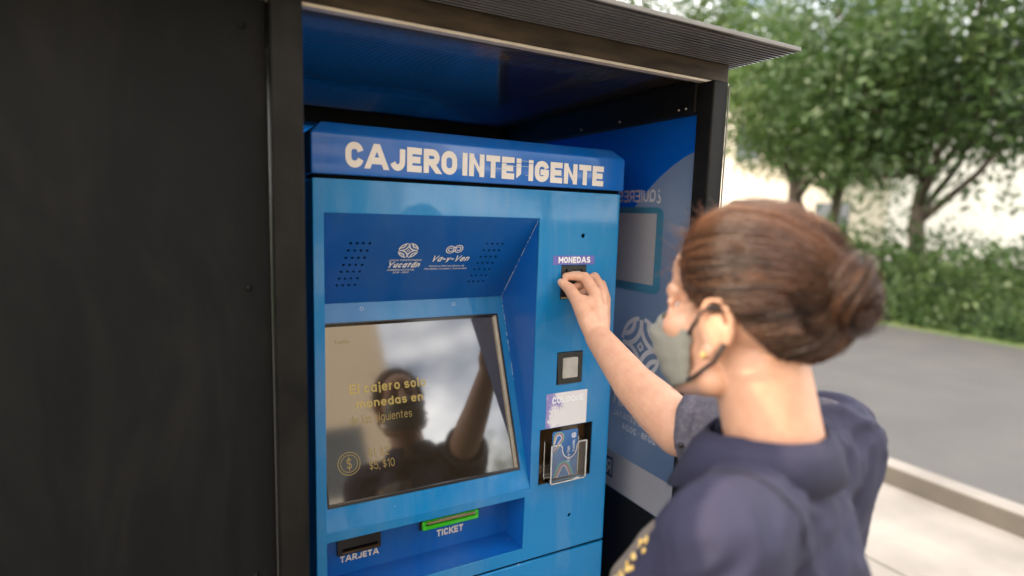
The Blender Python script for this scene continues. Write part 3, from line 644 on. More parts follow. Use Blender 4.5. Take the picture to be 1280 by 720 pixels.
# coin acceptor
ca = curve_plate('coin_acceptor', FP, rect(0.6635, 0.7250, 1.3535, 1.4222), [rrect(0.6735, 0.6775, 1.388, 1.4145, 0.0015), rrect(0.688, 0.716, 1.3895, 1.413, 0.002)], 0.006, M['plastic'], kiosk, 0.0008, front=0.0008)
box('slot_back', 0.665, 0.7235, 0.010, 0.012, 1.355, 1.420, M['hole'], ca)
box('return_button', 0.6905, 0.7135, 0.0005, 0.009, 1.3920, 1.4105, M['button'], ca, 0.0015)
box('acceptor_rim', 0.6638, 0.7246, -0.0022, 0.0, 1.3538, 1.3568, M['tan'], ca, 0.0005)
st_ = curve_plate('coin_label', FP, rect(0.6415, 0.7450, 1.4242, 1.4430), [], 0.0003, M['purple'], kiosk, 0, 0.0005)
text('coin_lettering', 'MONEDAS', FP, 0.6545, 0.7340, 1.4275, 1.4405, M['c_white'], st_, 0.24, lift=0.0008)
# push button
pb = curve_plate('button_bezel', FP, rect(0.6625, 0.7245, 1.1705, 1.2385), [rrect(0.6735, 0.7135, 1.1815, 1.2285, 0.003)], 0.008, M['plastic'], kiosk, 0.0012, front=0.003)
box('button_cap', 0.6745, 0.7125, -0.0055, 0.009, 1.1825, 1.2275, M['button'], pb, 0.0028, 3)
box('bezel_back', 0.664, 0.7235, 0.0075, 0.0095, 1.172, 1.237, M['hole'], pb)
# instruction sticker
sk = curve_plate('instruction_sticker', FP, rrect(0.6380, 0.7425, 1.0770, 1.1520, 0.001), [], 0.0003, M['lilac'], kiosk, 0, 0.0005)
def sticker_material():  # violet dotted print; the whitening towards the right is painted glare
    m = mat('violet_print_painted_glare', (0.66, 0.62, 0.64), 0.35, coat=0.4)
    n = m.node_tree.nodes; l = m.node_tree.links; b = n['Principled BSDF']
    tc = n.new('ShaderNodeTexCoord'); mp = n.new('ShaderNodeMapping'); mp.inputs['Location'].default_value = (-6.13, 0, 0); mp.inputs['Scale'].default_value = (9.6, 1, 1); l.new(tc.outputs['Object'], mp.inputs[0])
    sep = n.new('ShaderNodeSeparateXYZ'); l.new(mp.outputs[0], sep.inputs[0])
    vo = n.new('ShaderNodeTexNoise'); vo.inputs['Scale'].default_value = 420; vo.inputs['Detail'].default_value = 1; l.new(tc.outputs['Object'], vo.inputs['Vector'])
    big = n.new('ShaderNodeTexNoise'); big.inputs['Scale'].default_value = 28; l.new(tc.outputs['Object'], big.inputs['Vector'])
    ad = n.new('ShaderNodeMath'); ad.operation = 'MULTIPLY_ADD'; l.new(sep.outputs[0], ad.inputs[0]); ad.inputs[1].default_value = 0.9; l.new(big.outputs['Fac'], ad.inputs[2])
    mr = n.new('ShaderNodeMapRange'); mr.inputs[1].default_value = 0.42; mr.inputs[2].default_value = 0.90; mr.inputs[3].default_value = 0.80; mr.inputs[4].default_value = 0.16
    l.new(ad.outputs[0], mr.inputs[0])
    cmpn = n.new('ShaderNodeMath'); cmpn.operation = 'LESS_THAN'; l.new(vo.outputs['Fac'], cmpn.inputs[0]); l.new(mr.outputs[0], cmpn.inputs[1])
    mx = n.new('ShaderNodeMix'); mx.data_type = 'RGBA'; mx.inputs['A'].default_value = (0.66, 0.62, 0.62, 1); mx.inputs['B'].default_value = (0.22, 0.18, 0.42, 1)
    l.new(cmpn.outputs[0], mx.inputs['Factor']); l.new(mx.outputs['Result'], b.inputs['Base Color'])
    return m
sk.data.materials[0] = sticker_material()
text('sticker_lettering', 'COLOQUE', FP, 0.6525, 0.7330, 1.1295, 1.1430, M['c_white'], sk, 0.22, lift=0.0008)
# card pocket
pk = box('card_pocket', 0.622, 0.765, 0.0285, 0.031, 0.950, 1.080, M['bronze'], kiosk)
for a in ((0.6225, 0.6258, 0.0042, 0.0284, 0.951, 1.079), (0.7612, 0.7645, 0.0042, 0.0284, 0.951, 1.079)):
    box('pocket_cheek', *a, M['gasket'], pk)
for a in ((0.6259, 0.7611, 0.0043, 0.0284, 0.9505, 0.9538), (0.6259, 0.7611, 0.0043, 0.0284, 1.0757, 1.079)):
    box('pocket_shelf', *a, M['bronze'], pk)
HPl = Plane((0, -0.022, 0), (1, 0, 0), (0, 0, 1))
notch = []
for i in range(13):
    a = R(180 + 180 * i / 12); notch.append((0.687 + 0.019 * math.cos(a), 1.040 + 0.026 * math.sin(a)))
hol = curve_plate('card_holder', HPl, [(0.641, 0.9615), (0.732, 0.9615), (0.732, 1.047), (0.712, 1.047)] + notch[::-1] + [(0.662, 1.047), (0.641, 1.047)], [], 0.003, M['acrylic'], kiosk, 0.0006)
box('holder_cheek', 0.6412, 0.6442, -0.0188, 0.006, 0.9617, 1.0468, M['acrylic'], hol, 0.0004)
box('holder_cheek', 0.7288, 0.7318, -0.0188, 0.006, 0.9617, 1.0468, M['acrylic'], hol, 0.0004)
box('holder_floor', 0.6445, 0.7285, -0.0188, 0.006, 0.9617, 0.9645, M['acrylic'], hol, 0.0004)
box('holder_back', 0.6412, 0.7318, 0.0062, 0.0092, 0.9617, 1.0468, M['acrylic'], hol, 0.0004)

for a in ((0.6408, 0.6436, 0.9640, 1.0465), (0.7294, 0.7322, 0.9640, 1.0465)):
    box('holder_edge', a[0], a[1], -0.0228, -0.0218, a[2], a[3], M['edge'], hol)
for a in ((0.6438, 0.7292, 0.9612, 0.9634), (0.6438, 0.6640, 1.0448, 1.0472), (0.7100, 0.7292, 1.0448, 1.0472)):
    box('holder_edge', a[0], a[1], -0.0228, -0.0218, a[2], a[3], M['edge'], hol)
bm = bmesh.new(); ribbon(bm, HPl, [(0.664, 1.0455)] + notch + [(0.710, 1.0455)], 0.0022, 0.0007); obj_bm('holder_edge', bm, M['edge'], hol)

# fare card standing in the holder
card = thing('fare_card', 'blue plastic fare card with coloured loop lines standing in the clear holder', 'card', (0.686, -0.006, 0.966))
CP = Plane((-0.0325, 0, 0.0), (1, 0, 0), (0, 0, 1))
cbody = curve_plate('card_body', CP, rrect(0, 0.065, 0, 0.103, 0.004), [], 0.0012, M['card_blue'], card)
def loop(cu_, cv_, rr, ww, m, a0, a1, tail, nm='loop_line'):
    pts = [(cu_ + rr * math.cos(R(a0)) - tail * math.sin(R(a0)) * -1 * 0, cv_ + rr * math.sin(R(a0)))]
    pts = [(cu_ + rr * math.cos(R(a0 + (a1 - a0) * i / 20)), cv_ + rr * math.sin(R(a0 + (a1 - a0) * i / 20))) for i in range(21)]
    d0 = Vector((-math.sin(R(a0)), math.cos(R(a0)))) * -1; d1 = Vector((-math.sin(R(a1)), math.cos(R(a1))))
    pts = [tuple(Vector(pts[0]) + d0 * tail)] + pts + [tuple(Vector(pts[-1]) + d1 * tail)]
    pts = [(min(max(a, 0.001), 0.064), min(max(b, 0.001), 0.102)) for a, b in pts]
    bm = bmesh.new(); ribbon(bm, CP, pts, ww, 0.0003); return obj_bm(nm, bm, m, cbody)
loop(0.016, 0.088, 0.0065, 0.0016, M['c_white'], -40, 150, 0.030)
loop(0.016, 0.088, 0.0095, 0.0016, M['c_pink'], -40, 150, 0.030)
loop(0.016, 0.088, 0.0125, 0.0016, M['c_green'], -40, 150, 0.030)
loop(0.030, 0.018, 0.0065, 0.0016, M['c_white'], 20, 160, 0.028)
loop(0.030, 0.018, 0.0100, 0.0022, M['c_pink'], 20, 160, 0.028)
loop(0.030, 0.018, 0.0140, 0.0016, M['c_green'], 20, 160, 0.028)
loop(0.030, 0.018, 0.0170, 0.0016, M['c_teal'], 20, 160, 0.028)
emblem('card_emblem', CP, 0.0545, 0.089, 0.0060, M['c_white'], cbody, lift=0.0003)
CPr = Plane(CP.p(0.046, 0.030, 0), (0, 0, 1), (-1, 0, 0))
text('card_lettering', 'Va-y-Ven', CPr, 0.0, 0.036, 0.0, 0.009, M['c_white'], cbody, 0.15, lift=0.0003)
CPr2 = Plane(CP.p(0.058, 0.052, 0), (0, 0, 1), (-1, 0, 0))
text('card_lettering', 'Yucatán', CPr2, 0.0, 0.026, 0.0, 0.0065, M['c_white'], cbody, 0.15, lift=0.0003)
# ================================================================== person
person = thing('person', 'person in navy shirt and grey face mask reaching a hand to the coin slot', 'person', (0.555, -0.58, 0.0))
PO = Vector((0.555, -0.58, 0.0))
def cone(bm, a, b, ra, rb, k=16, cap=5):
    """hull of two spheres"""
    a, b = Vector(a), Vector(b); d = b - a; L = d.length; d = d.normalized() if L > 1e-9 else Vector((0, 0, 1))
    u = d.orthogonal().normalized(); v = d.cross(u); rings = []
    prof = [(-ra * math.cos(R(90 * i / cap)), ra * math.sin(R(90 * i / cap))) for i in range(1, cap + 1)] + [(L + rb * math.sin(R(90 * i / cap)), rb * math.cos(R(90 * i / cap))) for i in range(0, cap)]
    for (s_, r_) in prof:
        rings.append([bm.verts.new(a + d * s_ + (u * math.cos(2 * math.pi * j / k) + v * math.sin(2 * math.pi * j / k)) * r_) for j in range(k)])
    p0 = bm.verts.new(a - d * ra); p1 = bm.verts.new(b + d * rb)
    for j in range(k):
        bm.faces.new((p0, rings[0][(j + 1) % k], rings[0][j])); bm.faces.new((p1, rings[-1][j], rings[-1][(j + 1) % k]))
    for i in range(len(rings) - 1):
        for j in range(k): bm.faces.new((rings[i][j], rings[i][(j + 1) % k], rings[i + 1][(j + 1) % k], rings[i + 1][j]))
def chain(bm, pts, rads, k=16):
    for i in range(len(pts) - 1): cone(bm, pts[i], pts[i + 1], rads[i], rads[i + 1], k)
def ell(bm, c, r, mtx=None, seg=24):
    mm = Matrix.Translation(Vector(c)) @ (mtx or Matrix.Identity(4)) @ Matrix.Diagonal((*r, 1))
    bmesh.ops.create_uvsphere(bm, u_segments=seg, v_segments=seg // 2, radius=1, matrix=mm)
def union(name, bm, vox, it, m, parent, fac=0.5, post=None):
    me = bpy.data.meshes.new(name); bm.to_mesh(me); bm.free()
    o = bpy.data.objects.new(name, me); COL.objects.link(o)
    r = o.modifiers.new('r', 'REMESH'); r.mode = 'VOXEL'; r.voxel_size = vox
    if it: s_ = o.modifiers.new('s', 'SMOOTH'); s_.factor = fac; s_.iterations = it
    me2 = eval_mesh(o); bpy.data.objects.remove(o)
    if post: post(me2)
    me2.transform(Matrix.Translation(-PO))
    me2.name = name; me2.materials.clear(); me2.materials.append(m)
    me2.polygons.foreach_set('use_smooth', [True] * len(me2.polygons))
    return link(bpy.data.objects.new(name, me2), parent)
def pobj(name, bm, m, parent=person, smooth=True):
    for v in bm.verts: v.co -= PO
    return obj_bm(name, bm, m, parent, smooth)
# head frame
HA = R(9); HS = 0.94
Hc = Vector((0.559, -0.548, 1.408)); Hr = Vector((math.cos(HA), math.sin(HA), 0)); Hf = Vector((-math.sin(HA), math.cos(HA), 0))
HM = Matrix(((Hr.x, Hf.x, 0, Hc.x), (Hr.y, Hf.y, 0, Hc.y), (0, 0, 1, Hc.z), (0, 0, 0, 1))) @ Matrix.Scale(HS, 4)
def H(x, y, z): return HM @ Vector((x, y, z))
HR3 = HM.to_3x3().to_4x4()
def hell(bm, c, r, rot=None): ell(bm, H(*c), r, HR3 @ rot if rot else HR3)
# torso frame
TA = R(20); T0 = Vector((0.572, -0.588, -0.014)); Tr = Vector((math.cos(TA), math.sin(TA), 0)); Tf = Vector((-math.sin(TA), math.cos(TA), 0))
TM = Matrix(((Tr.x, Tf.x, 0, 0), (Tr.y, Tf.y, 0, 0), (0, 0, 1, 0), (0, 0, 0, 1)))
def T(x, y, z): return T0 + Tr * x + Tf * y + Vector((0, 0, z))
ShR = Vector((0.738, -0.545, 1.228)); ElR = Vector((0.6576, -0.360, 1.197)); FmR = Vector((0.6630, -0.240, 1.237)); WrR = Vector((0.6730, -0.120, 1.296))
ShL = Vector((0.430, -0.645, 1.216)); ElL = Vector((0.400, -0.683, 0.940)); WrL = Vector((0.428, -0.590, 0.730))
bm = bmesh.new()
# --- head
hell(bm, (0, -0.014, 0.038), (0.073, 0.094, 0.083))
hell(bm, (0, 0.030, -0.020), (0.061, 0.066, 0.085))
hell(bm, (0, 0.060, 0.055), (0.052, 0.040, 0.045))
hell(bm, (0, 0.050, -0.078), (0.036, 0.036, 0.030))
cone(bm, H(-0.034, 0.080, 0.030), H(0.034, 0.080, 0.030), 0.0130, 0.0130)
cone(bm, H(0, 0.091, 0.024), H(0, 0.111, -0.020), 0.0085, 0.0110)
for s in (-1, 1):
    hell(bm, (s * 0.040, 0.062, -0.014), (0.026, 0.028, 0.024))
    cone(bm, H(s * 0.010, 0.104, -0.023), H(s * 0.014, 0.096, -0.024), 0.0085, 0.0075)
    cone(bm, H(s * 0.052, 0.010, -0.068), H(s * 0.020, 0.068, -0.088), 0.020, 0.018)
    chain(bm, [H(s * 0.018, 0.0860, 0.0150), H(s * 0.031, 0.0885, 0.0185), H(s * 0.044, 0.0810, 0.0150)], [0.0045, 0.0050, 0.0050], 10)
    chain(bm, [H(s * 0.018, 0.0845, 0.0030), H(s * 0.031, 0.0865, 0.0015), H(s * 0.044, 0.0800, 0.0035)], [0.0045, 0.0050, 0.0050], 10)
    # ear: concha, helix, lobe
    hell(bm, (s * 0.073, -0.004, -0.002), (0.0065, 0.016, 0.027), Matrix.Rotation(s * R(18), 4, 'Z'))
    hx = [H(s * (0.078 + 0.004 * math.sin(R(a))), -0.006 - 0.019 * math.cos(R(a)) * -1 * 1.0 - 0.002, 0.004 + 0.030 * math.sin(R(a))) for a in range(-60, 221, 28)]
    chain(bm, hx, [0.0042] * len(hx), 8)
    hell(bm, (s * 0.076, 0.002, -0.030), (0.006, 0.009, 0.010))
cone(bm, H(-0.018, 0.090, -0.052), H(0.018, 0.090, -0.052), 0.008, 0.008)
cone(bm, H(-0.015, 0.087, -0.064), H(0.015, 0.087, -0.064), 0.008, 0.008)
# --- neck, trunk (under the clothes)
chain(bm, [H(0, -0.020, -0.050), T(0, 0.0, 1.285), T(0, -0.005, 1.22)], [0.052, 0.053, 0.052], 40)
ell(bm, T(0, 0, 1.10), (0.145, 0.095, 0.17), TM); ell(bm, T(0, 0, 0.93), (0.12, 0.09, 0.16), TM); ell(bm, T(0, 0, 0.82), (0.15, 0.11, 0.12), TM)
chain(bm, [ShL, T(-0.03, 0, 1.215), T(0.03, 0, 1.215), ShR], [0.045, 0.045, 0.045, 0.045])
# --- arms
chain(bm, [ShR, ElR.lerp(ShR, 0.5), ElR, ElR.lerp(FmR, 0.45), FmR, WrR], [0.052, 0.049, 0.042, 0.042, 0.0365, 0.0255], 24)
chain(bm, [ShL, ElL.lerp(ShL, 0.5), ElL, ElL.lerp(WrL, 0.3), WrL], [0.052, 0.046, 0.038, 0.037, 0.025], 24)
# --- right hand, pinching at the slot
J = {k: Vector(v) for k, v in dict(t0=(0.664, -0.098, 1.322), t1=(0.6665, -0.054, 1.359), t2=(0.6635, -0.031, 1.3785), t3=(0.6545, -0.018, 1.3885),
     i0=(0.702, -0.066, 1.371), i1=(0.697, -0.036, 1.4015), i2=(0.6785, -0.0215, 1.4030), i3=(0.6665, -0.0135, 1.4010),
     m0=(0.727, -0.054, 1.372), m1=(0.7330, -0.020, 1.3990), m2=(0.710, -0.0170, 1.3900), m3=(0.682, -0.0205, 1.3775),
     r0=(0.745, -0.043, 1.356), r1=(0.756, -0.0150, 1.3830), r2=(0.727, -0.0180, 1.3730), r3=(0.698, -0.0230, 1.3640),
     p0=(0.752, -0.037, 1.338), p1=(0.769, -0.0125, 1.3580), p2=(0.754, -0.0100, 1.3540), p3=(0.722, -0.0180, 1.3480)).items()}
chain(bm, [WrR, J['t0'], J['t1'], J['t2'], J['t3']], [0.024, 0.0190, 0.0142, 0.0122, 0.0094], 14)
for f, rr in (('i', 0.0110), ('m', 0.0108), ('r', 0.0100), ('p', 0.0086)):
    chain(bm, [J[f + '0'], J[f + '1'], J[f + '2'], J[f + '3']], [rr * 1.22, rr * 1.00, rr * 0.88, rr * 0.78], 14)
    chain(bm, [WrR.lerp(J[f + '0'], 0.08), J[f + '0'].lerp(WrR, 0.45), J[f + '0']], [0.021, 0.0165, rr * 1.22], 14)
chain(bm, [J['i0'], J['m0'], J['r0'], J['p0']], [0.0118, 0.0118, 0.011, 0.0098], 14)
chain(bm, [J['t1'], J['i0'].lerp(WrR, 0.30)], [0.0140, 0.0165], 14)     # web of the thumb
chain(bm, [J['t0'], J['m0'].lerp(WrR, 0.4)], [0.018, 0.018], 14)
# --- left hand, relaxed
d_ = (WrL - ElL).normalized(); side_ = d_.cross(Vector((1, 0, 0))).normalized(); nrm = side_.cross(d_)
for q in range(4):
    off = side_ * (0.027 - 0.018 * q); base = WrL + d_ * 0.085 + off
    ln = (0.9, 1.0, 0.94, 0.75)[q]
    chain(bm, [WrL + off * 0.5, base], [0.017, 0.0115]); k1 = base + d_ * 0.040 * ln + nrm * 0.008; k2 = k1 + d_ * 0.022 * ln + nrm * 0.012; k3 = k2 + d_ * 0.014 * ln + nrm * 0.014
    chain(bm, [base, k1, k2, k3], [0.0105, 0.0088, 0.0078, 0.0068])
tb0 = WrL + d_ * 0.03 + side_ * 0.026; tb1 = tb0 + d_ * 0.035 + side_ * 0.022 + nrm * 0.01; chain(bm, [WrL, tb0, tb1, tb1 + d_ * 0.028 + nrm * 0.006], [0.018, 0.014, 0.0105, 0.008])
body = union('body', bm, 0.0021, 5, M['skin'], person)
def nail(tip, prev, out, wd, ln):
    tip, prev, out = Vector(tip), Vector(prev), Vector(out)
    d = (tip - prev).normalized(); out = (out - d * out.dot(d)).normalized(); s_ = d.cross(out); vs2, fs2 = [], []
    for i in range(6):
        for j in range(5):
            a = (j / 4 - 0.5) * R(110); t_ = i / 5; ww = wd * (1 - 0.35 * t_ ** 3)
            vs2.append(tip + d * (ln * (t_ - 0.35)) + out * (wd * 0.98 * math.cos(a) - 0.0022 * t_ * t_) + s_ * ww * math.sin(a) - PO)
    for i in range(5):
        for j in range(4): fs2.append((i * 5 + j, i * 5 + j + 1, i * 5 + j + 6, i * 5 + j + 5))
    return obj_from('fingernail', vs2, fs2, M['nail'], body, True)
nail(J['t3'], J['t2'], (-0.55, -0.70, 0.10), 0.0092, 0.0135)
nail(J['i3'], J['i2'], (-0.2, -0.55, 0.85), 0.0080, 0.0110)
# --- eyes, brows
for s in (-1, 1):
    bm = bmesh.new(); hell(bm, (s * 0.031, 0.0795, 0.011), (0.0112, 0.0112, 0.0105)); e_ = pobj('eye', bm, M['eye'], body)
    bm = bmesh.new(); hell(bm, (s * 0.031, 0.0890, 0.010), (0.0056, 0.0022, 0.0056)); pobj('iris', bm, M['iris'], body)
    bm = bmesh.new(); chain(bm, [H(s * 0.018, 0.0915, 0.0135), H(s * 0.031, 0.0930, 0.0165), H(s * 0.043, 0.0860, 0.0125)], [0.0016, 0.0022, 0.0016], 8); pobj('eyelash', bm, M['strap'], body)
    bm = bmesh.new(); chain(bm, [H(s * 0.013, 0.0945, 0.032), H(s * 0.030, 0.0945, 0.037), H(s * 0.046, 0.0830, 0.033)], [0.0024, 0.0030, 0.0014], 8); pobj('eyebrow', bm, M['strap'], body)
    bm = bmesh.new(); hell(bm, (s * 0.0835, 0.003, -0.033), (0.0036, 0.0036, 0.0036)); pobj('earring', bm, M['gold'], person)
# --- face mask
NU, NV = 22, 18; vs2, fs2 = [], []
ctl = [(0.0, -0.004, 0.1060), (0.18, -0.016, 0.1190), (0.36, -0.027, 0.1235), (0.6, -0.055, 0.1140), (0.82, -0.080, 0.1000), (1.0, -0.104, 0.0800)]
def prof(v):
    for (a, za, ya), (b, zb_, yb_) in zip(ctl, ctl[1:]):
        if v <= b: t_ = (v - a) / (b - a); return za + (zb_ - za) * t_, ya + (yb_ - ya) * t_
    return ctl[-1][1:]
for i in range(NV + 1):
    v = i / NV; zc_, yc_ = prof(v)
    for j in range(NU + 1):
        u = j / NU * 2 - 1; au = abs(u)
        xs_ = 0.064 - 0.006 * abs(v - 0.45); ys_ = 0.034; zs_ = -0.014 - 0.062 * v
        kx = math.sin(au * math.pi / 2) ** 0.9
        ky = 1 - (1 - au ** 2.3) ; kz = au ** 1.6
        yy = yc_ * (1 - ky) + ys_ * ky + 0.0026 * math.sin(v * 24) * (1 - au * 0.7) + 0.0035 * noise.noise(Vector((u * 3, v * 4, 2)))
        vs2.append(H(math.copysign(xs_ * kx, u), yy, zc_ * (1 - kz) + zs_ * kz) - PO)
for i in range(NV):
    for j in range(NU): fs2.append((i * (NU + 1) + j, i * (NU + 1) + j + 1, (i + 1) * (NU + 1) + j + 1, (i + 1) * (NU + 1) + j))
msk = obj_from('face_mask', vs2, fs2, M['mask'], person, True)
sm = msk.modifiers.new('t', 'SOLIDIFY'); sm.thickness = 0.0022; sm.offset = 1
for s in (-1, 1):
    bm = bmesh.new(); tube(bm, [H(s * 0.066, 0.036, -0.016), H(s * 0.080, 0.022, -0.004), H(s * 0.082, 0.006, 0.020), H(s * 0.082, -0.014, 0.026)], 0.0024, 6); pobj('ear_loop', bm, M['strap'], msk)
    bm = bmesh.new(); tube(bm, [H(s * 0.063, 0.036, -0.074), H(s * 0.077, 0.018, -0.064), H(s * 0.078, -0.008, -0.040), H(s * 0.080, -0.022, -0.016)], 0.0024, 6); pobj('ear_loop', bm, M['strap'], msk)
# --- hair, drawn back into a knot
def hair_material():
    m = mat('brown_hair', (0.09, 0.045, 0.022), 0.38, spec=0.6)
    n = m.node_tree.nodes; l = m.node_tree.links; at_ = n.new('ShaderNodeAttribute'); at_.attribute_name = 'tone'
    mx = n.new('ShaderNodeMix'); mx.data_type = 'RGBA'; mx.inputs['A'].default_value = (0.016, 0.008, 0.005, 1); mx.inputs['B'].default_value = (0.155, 0.062, 0.025, 1)
    l.new(at_.outputs['Fac'], mx.inputs['Factor']); l.new(mx.outputs['Result'], n['Principled BSDF'].inputs['Base Color']); return m
M['hair'] = hair_material()
def line_elev(az):          # hairline height (deg) against the azimuth from the face
    az = abs(az)
    t_ = [(0, 40), (25, 38), (45, 27), (60, 9), (72, -2), (84, -8), (98, 2), (112, -16), (135, -34), (180, -40)]
    for (a, ea), (b, eb) in zip(t_, t_[1:]):
        if az <= b: return ea + (eb - ea) * (az - a) / (b - a)
    return -40
def on_skull(az, el, lift):
    d = Vector((math.sin(R(az)) * math.cos(R(el)), math.cos(R(az)) * math.cos(R(el)), math.sin(R(el))))
    return Vector((0, 0.000, 0.030)) + Vector((d.x * 0.0765, d.y * 0.1030, d.z * 0.100)) * (1 + lift)
KN = on_skull(180, 8, 0.03); rnd = random.Random(5)
bm = bmesh.new(); NA, NE = 60, 22; grid = []
for i in range(NE + 1):
    row = []
    for j in range(NA):
        az = -180 + 360 * j / NA; e0 = line_elev(az); el = e0 + (90 - e0) * i / NE
        row.append(bm.verts.new(H(*on_skull(az, el, 0.015 + 0.05 * min(1, i / 5)))))
    grid.append(row)
for i in range(NE):
    for j in range(NA): bm.faces.new((grid[i][j], grid[i][(j + 1) % NA], grid[i + 1][(j + 1) % NA], grid[i + 1][j]))
hair = pobj('hair', bm, M['hair'])
vs2, fs2, tone = [], [], []
def strand(pts, r0, tn):
    n = len(pts); b0 = len(vs2)
    for i, p in enumerate(pts):
        d = (pts[min(i + 1, n - 1)] - pts[max(i - 1, 0)]).normalized(); a = d.orthogonal().normalized(); c = d.cross(a); rr = r0 * (1 - 0.5 * i / n)
        for k in range(3): vs2.append(p + (a * math.cos(k * 2.094) + c * math.sin(k * 2.094)) * rr - PO); tone.append(tn)
    for i in range(n - 1):
        for k in range(3): fs2.append((b0 + i * 3 + k, b0 + i * 3 + (k + 1) % 3, b0 + i * 3 + 3 + (k + 1) % 3, b0 + i * 3 + 3 + k))
for q in range(8000):
    az = rnd.uniform(-180, 180); e0 = line_elev(az)
    el = e0 + (abs(rnd.gauss(0, 6)) if q % 2 else rnd.uniform(0, 1) ** 1.3 * (88 - e0))
    s0 = on_skull(az, el, 0.0); ctr = Vector((0, 0, 0.03)); a = s0 - ctr; b = KN - ctr
    lf = rnd.uniform(0.0, 0.11) + (0.06 if rnd.random() < 0.06 else 0); ph = rnd.uniform(0, 6.28); pts = []
    clump = noise.noise(Vector((az * 0.05, el * 0.05, 1.7)))
    for i in range(9):
        t_ = i / 8; v = a.lerp(b, t_); d = v.normalized()
        k_ = 1.0 / math.sqrt((d.x / 0.0765) ** 2 + (d.y / 0.1030) ** 2 + (d.z / 0.100) ** 2)
        up = 0.01 + (0.05 + lf + 0.05 * clump) * min(1, t_ * 2.5) * (1 if t_ < 0.9 else 0.85)
        v = ctr + d * k_ * (1 + up) + Vector((0.0030 * math.sin(ph + 5 * t_), 0.0020 * math.cos(ph + 4 * t_), 0.0036 * math.sin(ph * 1.7 + 5 * t_)))
        pts.append(H(*v))
    strand(pts, rnd.uniform(0.0003, 0.0008), min(1, max(0, 0.38 + 0.55 * clump + rnd.uniform(-0.22, 0.28))))
for q in range(1500):      # the knot
    c = KN + Vector((rnd.gauss(0, 0.004), -0.006 + rnd.gauss(0, 0.003), 0.002 + rnd.gauss(0, 0.004))); ph = rnd.uniform(0, 6.28); tilt = rnd.uniform(-1.2, 1.2); rr = rnd.uniform(0.012, 0.036); pts = []; tw = rnd.uniform(2.5, 4.5)
    off = rnd.uniform(-0.022, 0.022)
    for i in range(9):
        a = ph + tw * i / 8; r_ = math.sqrt(max(1e-5, rr * rr - off * off * 0.6))
        pts.append(H(*(c + Vector((r_ * math.cos(a), off + 0.006 * math.sin(a * 2), r_ * math.sin(a) + tilt * 0.01)))))
    strand(pts, 0.0009, min(1, max(0, 0.35 + rnd.uniform(-0.25, 0.3))))
for q in range(420):       # loose wisps at the temples and crown
    az = rnd.choice((-1, 1)) * rnd.uniform(10, 85); el = line_elev(az) + rnd.uniform(0, 20); p = on_skull(az, el, 0.02); d = (p - Vector((0, 0, 0.03))).normalized(); pts = []
    g_ = Vector((rnd.uniform(-1, 1), rnd.uniform(-0.8, 0.6), rnd.uniform(-0.7, 0.7))); ln = rnd.uniform(0.012, 0.040)
    for i in range(7):
        t_ = i / 6; pts.append(H(*(p + d * ln * 0.55 * t_ + g_ * ln * t_ * t_)))
    strand(pts, 0.00035, rnd.uniform(0.3, 1.0))
st_o = obj_from('hair_strands', vs2, fs2, M['hair'], hair, True); tag(st_o, kind='stuff')
at_ = st_o.data.attributes.new('tone', 'FLOAT', 'POINT'); at_.data.foreach_set('value', tone)
at_ = hair.data.attributes.new('tone', 'FLOAT', 'POINT'); at_.data.foreach_set('value', [0.12] * len(hair.data.vertices))
# --- shirt
def folds(amp, sc):
    def f(me):
        nr = [v.normal.copy() for v in me.vertices]; out = []
        for v, n_ in zip(me.vertices, nr):
            q = v.co * sc
            w_ = Vector((noise.noise(q * 0.8), noise.noise(q * 0.8 + Vector((5, 1, 2))), noise.noise(q * 0.8 + Vector((1, 7, 3))))) * 0.6
            q = q + w_
            d = (0.25 - abs(noise.noise(Vector((q.x * 1.2 + q.z * 0.9, q.y * 0.6 - q.z * 0.5, q.z * 0.35))))) * amp * 1.1 + (0.2 - abs(noise.noise(Vector((q.x * 2.6 - q.z * 1.6, q.y * 2.2 + q.z, q.z * 0.8))))) * amp * 0.8 + noise.noise(q * 4.5) * amp * 0.10
            out.extend(v.co + n_ * d)
        me.vertices.foreach_set('co', out); me.update()
    return f
bm = bmesh.new()
ell(bm, T(0, 0, 1.10), (0.162, 0.112, 0.175), TM); ell(bm, T(0, 0.0, 0.94), (0.145, 0.108, 0.17), TM); ell(bm, T(0, 0, 0.82), (0.175, 0.132, 0.12), TM)
for s in (-1, 1): ell(bm, T(s * 0.075, 0.078, 1.075), (0.080, 0.070, 0.080), TM)
chain(bm, [ShL, T(-0.05, -0.005, 1.225), T(0.05, -0.005, 1.225), ShR], [0.062, 0.060, 0.060, 0.062], 28)
chain(bm, [T(-0.035, -0.005, 1.242), ShL], [0.052, 0.054], 28); chain(bm, [T(0.035, -0.005, 1.242), ShR], [0.052, 0.054], 28)
chain(bm, [ShL, ElL.lerp(ShL, 0.55), ElL.lerp(ShL, 0.18)], [0.060, 0.060, 0.057], 28)
chain(bm, [T(-0.045, 0.040, 1.20), T(-0.078, 0.082, 1.08), T(-0.075, 0.060, 0.95)], [0.055, 0.074, 0.070], 28); chain(bm, [T(0.045, 0.040, 1.20), T(0.078, 0.078, 1.08), T(0.075, 0.060, 0.95)], [0.055, 0.072, 0.070], 28)
chain(bm, [ShR, ElR.lerp(ShR, 0.62)], [0.070, 0.064], 28); chain(bm, [T(0.11, 0, 1.12), ShR], [0.075, 0.070], 28); chain(bm, [T(-0.10, 0, 1.12), ShL], [0.066, 0.058], 28)
shirt = union('shirt', bm, 0.0045, 22, M['navy'], person, post=folds(0.011, 11))
shirt.data.materials.append(M['taupe'])
